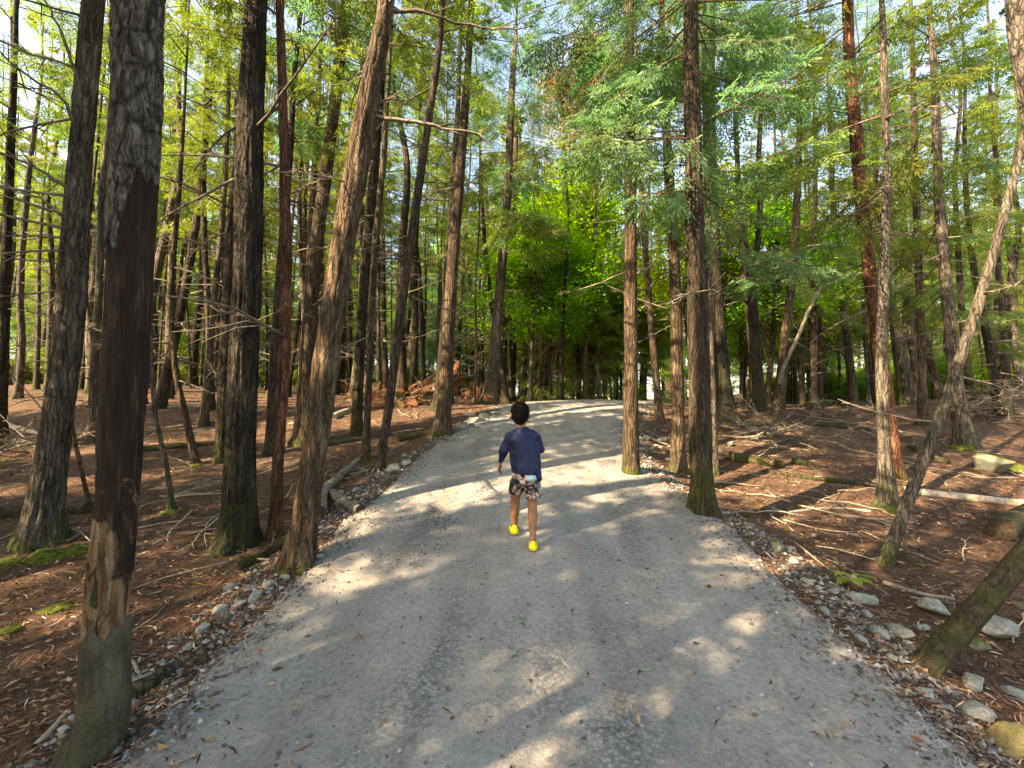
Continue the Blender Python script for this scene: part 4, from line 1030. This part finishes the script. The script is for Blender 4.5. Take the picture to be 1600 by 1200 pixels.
log_thing('fallen_log', [(520, 655), (545, 643), (562, 634)], 11, 'slanting pale log behind the leaning brown tree', M_GREYWOOD, seed=7)
log_thing('fallen_log', [(240, 640), (300, 636), (345, 640)], 8, 'straight thin log lying across beyond the bent sapling', M_STICK, seed=8)
log_thing('fallen_branch', [(450, 852), (420, 868), (372, 892)], 18, 'dark gnarled root wood at the foot of the leaning tree', BARK['dark'], seed=9, cat='branch', twigs=4, lift=1.0)
log_thing('fallen_log', [(205, 1090), (240, 1072), (268, 1050)], 26, 'dark hump of rotten wood beside the peeled stem', BARK['brown'], seed=10)
log_thing('fallen_log', [(1196, 738), (1260, 748), (1330, 756), (1392, 764)], 8, 'long dark pole lying from the orange wood to the grey trunk', BARK['brown'], seed=11, cat='pole', twigs=4)
log_thing('fallen_log', [(1410, 770), (1500, 780), (1600, 790), (1700, 800)], 13, 'barkless sunlit pole lying on the sunny needles', M_STICK, seed=12, cat='pole', twigs=3)
log_thing('fallen_log', [(1140, 718), (1185, 724), (1225, 730)], 17, 'rotten log piece with orange broken wood', BARK['brown'], seed=13, twigs=4)
log_thing('fallen_log', [(1238, 724), (1262, 728)], 13, 'black rotten chunk next to the orange broken wood', BARK['dark'], seed=14)
log_thing('fallen_log', [(1566, 845), (1605, 815), (1660, 780)], 30, 'black stump end above the leaning mossy stem', BARK['dark'], seed=15, lift=.9)
log_thing('fallen_log', [(1250, 662), (1310, 668), (1360, 674)], 10, 'mossy log lying behind the leaning brown trunk', LG, seed=16)
log_thing('fallen_log', [(1262, 640), (1300, 634), (1330, 636)], 10, 'dark arched log in front of far stems', BARK['dark'], seed=17, lift=1.4)
log_thing('fallen_log', [(1130, 672), (1165, 668), (1196, 664)], 15, 'dark mossy log at the foot of the forked tree', LG, seed=18)
log_thing('fallen_log', [(1420, 700), (1452, 715), (1482, 726)], 10, 'half buried mossy log by the yellowish trunk', LG, seed=19)
log_thing('fallen_branch', [(1380, 912), (1440, 930), (1490, 938)], 7, 'straight dry branch lying above the pale slabs', M_DEADBR, seed=20, cat='branch', twigs=3)
log_thing('fallen_branch', [(1230, 802), (1300, 795), (1360, 800)], 4, 'thin bent twig on the open needle floor', M_STICK, seed=21, cat='branch', twigs=3)
log_thing('fallen_branch', [(55, 1170), (80, 1145), (105, 1115)], 9, 'pale short stick lying left of the peeled stem', M_STICK, seed=22, cat='branch')
log_thing('fallen_branch', [(0, 660), (30, 672), (62, 680)], 8, 'bright barkless branch on the needles by the dark trunk', M_STICK, seed=23, cat='branch', twigs=3)

def stick_mesh(seed):
    rng = np.random.default_rng(seed); A = Acc(); n = 6; t = np.linspace(-.5, .5, n)
    P = np.stack([t, rng.normal(0, .03, n) + rng.uniform(-.15, .15) * (t * 2) ** 2, .02 + np.abs(rng.normal(0, .02, n))], -1)
    A.tube(P, np.linspace(.011, .004, n), 5)
    for k in range(rng.integers(1, 5)):
        i = rng.integers(1, n - 1); a = rng.choice([-1, 1]) * rng.uniform(.4, 1.1); L = rng.uniform(.1, .3)
        d = np.array([math.cos(a), math.sin(a), rng.uniform(0, .3)]); A.tube(np.stack([P[i], P[i] + d * L]), np.array([.006, .002]), 4)
    return A.mesh('stick', [M_STICK if seed % 3 else M_DEADBR])
STICKS = [stick_mesh(800 + k) for k in range(9)]
def sticks(n, xr, yr, label, group, s=(.25, 1.0)):
    c = 0
    while c < n:
        x, y = rk.uniform(*xr), rk.uniform(*yr)
        if edge(np.array([x]), np.array([y]))[0] < .35 or not -60 < ang(x, y) < 1660: continue
        q = rk.uniform(*s); e = .1; a = rk.uniform(0, 6.28)
        # lay it along the slope it rests on
        dx, dy = math.cos(a) * q * .4, math.sin(a) * q * .4
        sl = math.atan2(gz(x + dx, y + dy) - gz(x - dx, y - dy), q * .8)
        o = obj('fallen_stick', STICKS[int(rk.integers(9))], None, (x, y, .5 * (gz(x + dx, y + dy) + gz(x - dx, y - dy))), (0, -sl, a), q)
        o.rotation_mode = 'XYZ'; tag(o, label, 'stick', group); c += 1
sticks(110, (1.8, 8.5), (3, 10), 'thin dry stick scattered on the brown needles near the smooth grey trunk', 'dry sticks round the smooth grey trunk')
sticks(120, (-8.5, -1.8), (2.4, 10), 'thin dry stick scattered on the needles among the mossy trunks', 'dry sticks among the mossy trunks')

def heap(name, px, py, wpx, n, label, cat, meshes, h=.5, dead=None, nd=0, seed=0, mats=None, ln=(.5, 1.1)):
    rng = np.random.default_rng(seed); p = on_ground(px, py); Wd = wpx / FPX * p.y
    t = thing(name, label, cat, p)
    for k in range(n):
        x, y = rng.normal(0, Wd * .24), rng.normal(0, Wd * .13); z = float(ground_z(np.array([p.x + x]), np.array([p.y + y]))[0]) - p.z + abs(rng.normal(0, h * .4))
        obj('twig', meshes[int(rng.integers(len(meshes)))], t, (x, y, z), (rng.uniform(0, 6.28), rng.normal(-.15, .35), rng.uniform(0, 6.28)), rng.uniform(*ln))
    for k in range(nd):
        x, y = rng.normal(0, Wd * .26), rng.normal(0, Wd * .12); z = float(ground_z(np.array([p.x + x]), np.array([p.y + y]))[0]) - p.z + abs(rng.normal(0, h * .5)) + .05
        obj('dead_bough', dead[int(rng.integers(len(dead)))], t, (x, y, z), (rng.uniform(-1, 1), rng.normal(-.2, .4), rng.uniform(0, 6.28)), rng.uniform(.4, .9))
    return t
heap('brush_pile', 610, 632, 210, 26, 'heap of rust brown dead boughs and twigs round the dark forked trunk', 'brush pile', DEADBR, .55, BOUGH_DEAD, 34, 1)
heap('brush_pile', 740, 625, 60, 10, 'low rusty brush behind the flared mossy tree', 'brush pile', DEADBR, .4, BOUGH_DEAD, 12, 2)
heap('dead_bush', 922, 622, 36, 4, 'small rust red dead bush on the crest beside the pale trunks', 'bush', DEADBR, .35, BOUGH_DEAD, 9, 3, ln=(.3, .6))
heap('twig_pile', 1205, 690, 120, 26, 'pile of thin grey twigs in front of the forked tree', 'twig pile', DEADBR, .35, seed=4, ln=(.6, 1.3))
heap('branch_heap', 30, 705, 150, 24, 'heap of bleached grey branches beside the dark trunk', 'branch heap', DEADBR, .22, seed=5, ln=(.7, 1.4))
heap('branch_heap', 130, 640, 90, 16, 'small sunlit heap of pale branches behind the grey trunk', 'branch heap', DEADBR, .25, seed=6, ln=(.6, 1.2))
heap('branch_heap', 1560, 655, 140, 34, 'tangle of dry branches behind the broad sunlit trunk', 'branch heap', DEADBR, .8, seed=7, ln=(.7, 1.6))
heap('branch_heap', 1310, 655, 90, 14, 'low tangle of branches among the far stems behind the twig pile', 'branch heap', DEADBR, .3, seed=8, ln=(.6, 1.2))

# ------------------------------------------------------------------ moss and green plants
def moss_material():
    N = NT('moss_cushion'); vi = N.coord('Object'); g = N.noise(vi, 30, 4, .7)
    N.principled(N.ramp(g, [(.3, (.03, .038, .008)), (.55, (.085, .10, .018)), (.75, (.17, .18, .04))]), .95, g, 1.0, .03, .1); return N.m
M_MOSS = moss_material()
def moss(px, py, w, label, seed, hz=.3):
    rng = np.random.default_rng(seed); p = on_ground(px, py); s = w / FPX * p.y / 2
    bm = bmesh.new(); bmesh.ops.create_icosphere(bm, subdivisions=5, radius=1)
    V = np.array([v.co for v in bm.verts]); d = 1 + .35 * fbm(V[:, 0] * 1.7 + seed, V[:, 1] * 1.7, V[:, 2] * 1.7, seed, 3) + .06 * vn(V[:, 0] * 14, V[:, 1] * 14, V[:, 2] * 14, seed)
    for v, q in zip(bm.verts, d): v.co *= q
    for v in bm.verts: v.co = Vector((v.co.x * s, v.co.y * s * .8, v.co.z * s * hz))
    me = bpy.data.meshes.new('moss_cushion'); bm.to_mesh(me); bm.free(); me.materials.append(M_MOSS)
    for q in me.polygons: q.use_smooth = True
    tag(obj('moss_cushion', me, None, (p.x, p.y, p.z - s * .05)), label, 'moss')
moss(92, 950, 46, 'bright green moss cushion on sunny needles near the peeled stem', 1)
moss(15, 985, 34, 'darker moss cushion beside the bright one', 2)
moss(78, 872, 56, 'green moss cushion against the roots of the thick grey tree', 3, .5)
moss(10, 880, 60, 'flat yellow green moss below the thick grey tree', 4, .25)
moss(120, 862, 40, 'dark moss lump between the thick grey tree and the peeled stem', 5, .5)
moss(268, 800, 30, 'yellow moss patch round the crooked dead sapling', 6, .25)
moss(308, 728, 26, 'moss ring at the foot of the bent sapling', 7, .3)
moss(1392, 796, 44, 'mossy mound at the foot of the smooth grey trunk', 8, .3)
moss(1165, 812, 20, 'yellow moss spot at the gravel edge past the dark mossy trunk', 9, .3)
moss(1590, 735, 40, 'moss lump next to the mossy boulder', 10, .5)
moss(1500, 700, 40, 'low moss at the foot of the broad sunlit trunk', 11, .3)
def leafy(px, py, label, n, size, seed, h=.12):
    rng = np.random.default_rng(seed); p = on_ground(px, py); t = thing('seedling', label, 'plant', p)
    for k in range(n):
        a = rng.uniform(0, 6.28); r = rng.uniform(.02, .13); z = h * rng.uniform(.3, 1); c = np.array([math.cos(a) * r, math.sin(a) * r, z])
        A = Acc(); A.tube(np.array([[0, 0, -.01], c * np.array([.5, .5, .8]), c]), np.array([.0022, .0018, .0012]), 4); obj('stem', A.mesh('stem', [M_TWIG]), t)
        d = np.array([math.cos(a), math.sin(a), -.15]); u = np.array([-math.sin(a), math.cos(a), .1]); s = size * rng.uniform(.7, 1.2); up = np.array([0, 0, 1.])
        V = [c]; 
        for f, w in ((.25, .32), (.55, .36), (.82, .2)): V += [c + d * s * f + u * s * w + up * s * .06, c + d * s * f - up * s * .03 * f, c + d * s * f - u * s * w + up * s * .06]
        V.append(c + d * s * 1.1 - up * s * .08)
        T = [(0, 2, 1), (0, 3, 2), (7, 8, 10), (8, 9, 10)]; Q = [(1, 2, 5, 4), (2, 3, 6, 5), (4, 5, 8, 7), (5, 6, 9, 8)]
        obj('leaf', np_mesh('leaf', np.array(V), [np.array(Q), np.array(T)], [M_BROAD]), t)
leafy(1322, 915, 'bright green leafy seedling beside the flat pale slab', 12, .085, 1)
leafy(1465, 900, 'small green seedling between dry sticks near the leaning stem', 6, .05, 2, .07)
leafy(1248, 838, 'tiny green seedling at the bank above the mossy stone', 5, .04, 3, .06)
leafy(700, 690, 'small green seedling under the brown trunk at the path edge', 6, .06, 4, .08)

# ------------------------------------------------------------------ the boy
def mat_plain(name, col, rough=.7, spec=.3, bump=None):
    N = NT(name); vi = N.coord('Object'); g = N.noise(vi, 40, 3)
    c = N.hsv(N.mix(0.0, col, col), v=N.ramp(g, [(.3, .85), (.7, 1.12)]))
    N.principled(c, rough, g if bump else None, .3, .002, spec); return N.m
M_SKIN = mat_plain('skin', (.22, .095, .048), .55, .35)
M_HAIR = mat_plain('black_hair', (.006, .005, .005), .85, .08, True)
M_SHIRT = mat_plain('navy_jersey', (.006, .010, .045), .6, .25, True)
M_SHOE = mat_plain('yellow_foam', (.72, .56, .02), .5, .3)
M_EYE = mat_plain('dark_eye', (.01, .008, .008), .2, .5)
def shorts_material():
    N = NT('printed_shorts'); vi = N.coord('Object')
    mp = N.n('ShaderNodeMapping'); N.l(vi, mp.inputs[0]); wv = N.noise(vi, 18, 2)
    v = N.voro(vi, 26, 'F1', 'Color'); s = N.n('ShaderNodeSeparateColor'); N.l(v, s.inputs[0])
    n = N.noise(vi, 30, 3, .6, 1.2)
    k = N.math('ADD', N.math('MULTIPLY', s.outputs[0], .45), N.math('MULTIPLY', n, .7))
    N.principled(N.ramp(k, [(0., (.012, .014, .02)), (.56, (.03, .035, .045)), (.575, (.55, .36, .27)), (.68, (.62, .48, .40)), (.69, (.10, .11, .13)), (1., (.2, .2, .22))], 'CONSTANT'), .8); return N.m
def blob_mesh(name, blobs, voxel, mat, smooth=6, wrinkle=0.0, cut=None):
    """one continuous surface round a chain of overlapping ellipsoids"""
    bm = bmesh.new()
    for c, r in blobs:
        r = (r, r, r) if not hasattr(r, '__len__') else r
        bmesh.ops.create_icosphere(bm, subdivisions=2, radius=1, matrix=Matrix.Translation(c) @ Matrix.Diagonal((*r, 1)))
    me = bpy.data.meshes.new(name + '_src'); bm.to_mesh(me); bm.free()
    o = bpy.data.objects.new('tmp', me); COL.objects.link(o)
    m = o.modifiers.new('r', 'REMESH'); m.mode = 'VOXEL'; m.voxel_size = voxel
    m = o.modifiers.new('s', 'SMOOTH'); m.factor = .5; m.iterations = smooth
    dg = bpy.context.evaluated_depsgraph_get(); out = bpy.data.meshes.new_from_object(o.evaluated_get(dg))
    bpy.data.objects.remove(o); bpy.data.meshes.remove(me)
    out.name = name; out.materials.clear(); out.materials.append(mat)
    n = len(out.vertices); V = np.empty(n * 3, np.float32); out.vertices.foreach_get('co', V); V = V.reshape(-1, 3)
    if wrinkle:
        Nn = np.empty(n * 3, np.float32); out.vertices.foreach_get('normal', Nn); Nn = Nn.reshape(-1, 3)
        w = fbm(V[:, 0] * 14 + V[:, 2] * 9, V[:, 1] * 12, V[:, 2] * 10 - V[:, 0] * 7, 5, 3)
        V = V + Nn * (wrinkle * w)[:, None]
    out.vertices.foreach_set('co', V.ravel())
    for p in out.polygons: p.use_smooth = True
    out.update(); return out
def sweep(pts, n=10):
    """pts: (x,y,z,r) or (x,y,z,(rx,ry,rz)) chain -> blobs"""
    out = []
    for a, b in zip(pts[:-1], pts[1:]):
        ra = np.array(a[3] if hasattr(a[3], '__len__') else (a[3],) * 3); rb = np.array(b[3] if hasattr(b[3], '__len__') else (b[3],) * 3)
        for k in range(n + 1):
            t = k / n; out.append((Vector(a[:3]).lerp(Vector(b[:3]), t), tuple(ra * (1 - t) + rb * t)))
    return out
def boy():
    p = on_ground(818, 846); t = thing('person', 'child in navy long sleeved top, printed shorts and yellow shoes walking away up the path', 'person', p)
    # feet stand on the sloping gravel
    zl = gz(p.x - .075, p.y + .20) - p.z; zr = gz(p.x + .07, p.y - .12) - p.z
    B = []
    B += sweep([(.015, .03, .50, (.085, .07, .06)), (.01, .04, .62, (.08, .06, .06)), (.0, .06, .76, (.09, .062, .06)), (-.005, .07, .85, (.07, .05, .04))], 8)
    B += sweep([(-.11, .06, .845, .026), (-.005, .07, .86, .04), (.105, .06, .845, .026)], 8)
    B += sweep([(-.01, .08, .88, .036), (-.02, .095, .955, .034)], 6)
    B += [(Vector((-.025, .105, 1.035)), (.074, .088, .092)), (Vector((-.025, .125, .985)), (.056, .066, .052))]
    B += sweep([(-.025, .186, 1.03, .010), (-.025, .196, 1.005, .012)], 4)                       # nose
    B += [(Vector((-.025, .180, .972)), (.02, .012, .007)), (Vector((-.025, .168, .945)), (.02, .018, .014))]
    for s in (-1, 1): B += [(Vector((-.025 + s * .079, .10, 1.015)), (.011, .017, .026))]         # ears
    B += sweep([(-.115, .06, .84, .026), (-.160, .038, .735, .024), (-.190, .085, .63, .0185)], 8)
    B += sweep([(.105, .06, .84, .026), (.132, .09, .745, .024), (.085, .19, .71, .0185)], 8)
    def hand(w, d, side):
        d = Vector(d).normalized(); s = Vector(side).normalized(); q = []
        c = Vector(w) + d * .03
        for k in range(5):
            f = (k - 2) / 2; q.append((c + s * f * .016, (.014, .014, .016))); q.append((c + d * .022 + s * f * .018, (.012, .012, .013)))
        for k, (f, L) in enumerate(((-1, .030), (-.35, .038), (.35, .036), (1, .027))):
            b = c + d * .03 + s * f * .019; n = d.cross(s)
            q += sweep([(*b, .0078), (*(b + d * L * .6 + n * .006), .0074), (*(b + d * L * .95 + n * .018), .0065)], 5)
        b = c - d * .008 - s * .018; q += sweep([(*b, .009), (*(b - s * .018 + d * .018), .008), (*(b - s * .022 + d * .034), .007)], 5)
        return q
    B += hand((-.192, .092, .622), (-.12, .12, -1), (.25, 1, .1)); B += hand((.083, .195, .71), (-.8, 1, .1), (0, .1, 1))
    B += sweep([(-.05, .04, .50, (.05, .055, .05)), (-.066, .115, .30, .041)], 10) + sweep([(-.066, .115, .30, .041), (-.070, .115, .21, (.041, .046, .04)), (-.072, .14, .075 + zl, .026)], 8)
    B += sweep([(.065, .03, .50, (.05, .055, .05)), (.074, .02, .29, .042)], 10) + sweep([(.074, .02, .29, .042), (.073, -.035, .20, (.041, .046, .04)), (.07, -.115, .075 + zr, .026)], 8)
    B += sweep([(-.072, .145, .05 + zl, .026), (-.08, .235, .032 + zl, (.032, .03, .02))], 6) + sweep([(.07, -.12, .05 + zr, .026), (.078, -.03, .032 + zr, (.032, .03, .02))], 6)
    obj('body', blob_mesh('body', B, .0045, M_SKIN, 5), t)
    for s in (-1, 1): obj('eye', blob_mesh('eye', [(Vector((-.025 + s * .030, .181, 1.032)), (.011, .007, .006))], .002, M_EYE, 1), t)
    # hair: full back and sides, short over the brow
    Hh = [(Vector((-.025, .098, 1.058)), (.081, .092, .085)), (Vector((-.025, .070, 1.02)), (.074, .066, .065)), (Vector((-.025, .055, .985)), (.052, .042, .035))]
    obj('hair', blob_mesh('hair', Hh, .004, M_HAIR, 2, .006), t)
    hm = t.children[-1].data; hv = np.empty(len(hm.vertices) * 3, np.float32); hm.vertices.foreach_get('co', hv); hv = hv.reshape(-1, 3)
    hn = np.empty_like(hv).ravel(); hm.vertices.foreach_get('normal', hn); hn = hn.reshape(-1, 3)
    pick = RNG.integers(len(hv), size=4200); c = hv[pick]; nn = hn[pick]
    d = nn * .55 + np.array([0, -.15, -.75]) + RNG.normal(0, .28, c.shape); d /= np.linalg.norm(d, axis=1)[:, None]
    u = np.cross(d, nn + RNG.normal(0, .1, c.shape)); u /= np.linalg.norm(u, axis=1)[:, None] + 1e-6; l = RNG.uniform(.010, .022, len(c))[:, None]
    V = np.stack([c - u * .0012, c + u * .0012, c + d * l], 1).reshape(-1, 3)
    obj('hair_strands', np_mesh('hair_strands', V, np.arange(len(V)).reshape(-1, 3), [M_HAIR], smooth=False), t.children[-1])['kind'] = 'stuff'
    S = sweep([(.026, .035, .555, (.126, .105, .03)), (.022, .04, .62, (.130, .104, .04)), (.016, .05, .72, (.132, .098, .05)), (.0, .06, .81, (.128, .088, .04)), (-.003, .066, .862, (.108, .07, .03)), (-.008, .074, .895, (.07, .055, .02)), (-.014, .084, .915, (.046, .048, .014))], 10)
    S += sweep([(.10, .03, .58, (.050, .075, .03)), (.118, .035, .50, (.034, .06, .02))], 6)              # hem hangs lower on one side
    S += sweep([(-.07, .062, .862, .044), (-.118, .058, .84, .044), (-.162, .036, .735, .037), (-.189, .078, .645, .029)], 10)
    S += sweep([(.06, .062, .862, .044), (.108, .062, .838, .046), (.138, .088, .74, .043), (.092, .18, .712, .032)], 10)
    sh = obj('shirt', blob_mesh('shirt', S, .006, M_SHIRT, 5, .015), t)
    W = [(Vector((.055, .030, .512)), (.068, .1085, .046))]
    obj('waistband', blob_mesh('waistband', W, .005, mat_plain('aqua_cloth', (.24, .44, .44), .8), 3), t)
    Q = sweep([(.016, .035, .56, (.112, .092, .04)), (.014, .035, .485, (.124, .100, .05))], 6)
    Q += sweep([(-.048, .045, .47, (.072, .084, .04)), (-.062, .09, .375, (.064, .074, .02))], 10) + sweep([(.072, .03, .47, (.074, .084, .04)), (.078, .028, .352, (.068, .076, .02))], 10)
    obj('shorts', blob_mesh('shorts', Q, .006, shorts_material(), 4, .006), t)
    for (x, y, z, dx) in ((-.072, .145, zl, -.008), (.07, -.12, zr, .008)):
        F = sweep([(x, y - .032, .026 + z, (.034, .030, .024)), (x + dx * .5, y + .04, .024 + z, (.036, .035, .023)), (x + dx, y + .095, .024 + z, (.040, .040, .024))], 8)
        F += sweep([(x, y - .048, .05 + z, (.022, .012, .02)), (x, y - .05, .066 + z, (.020, .010, .012))], 4)
        so = obj('shoe', blob_mesh('shoe', F, .004, M_SHOE, 3), t)
        obj('sole', blob_mesh('sole', [(b + Vector((0, 0, -.018)), (r[0] * 1.06, r[1] * 1.06, .008)) for b, r in F[:18]], .004, mat_plain('shoe_sole', (.55, .42, .03), .7), 2), so)
    return t
boy()
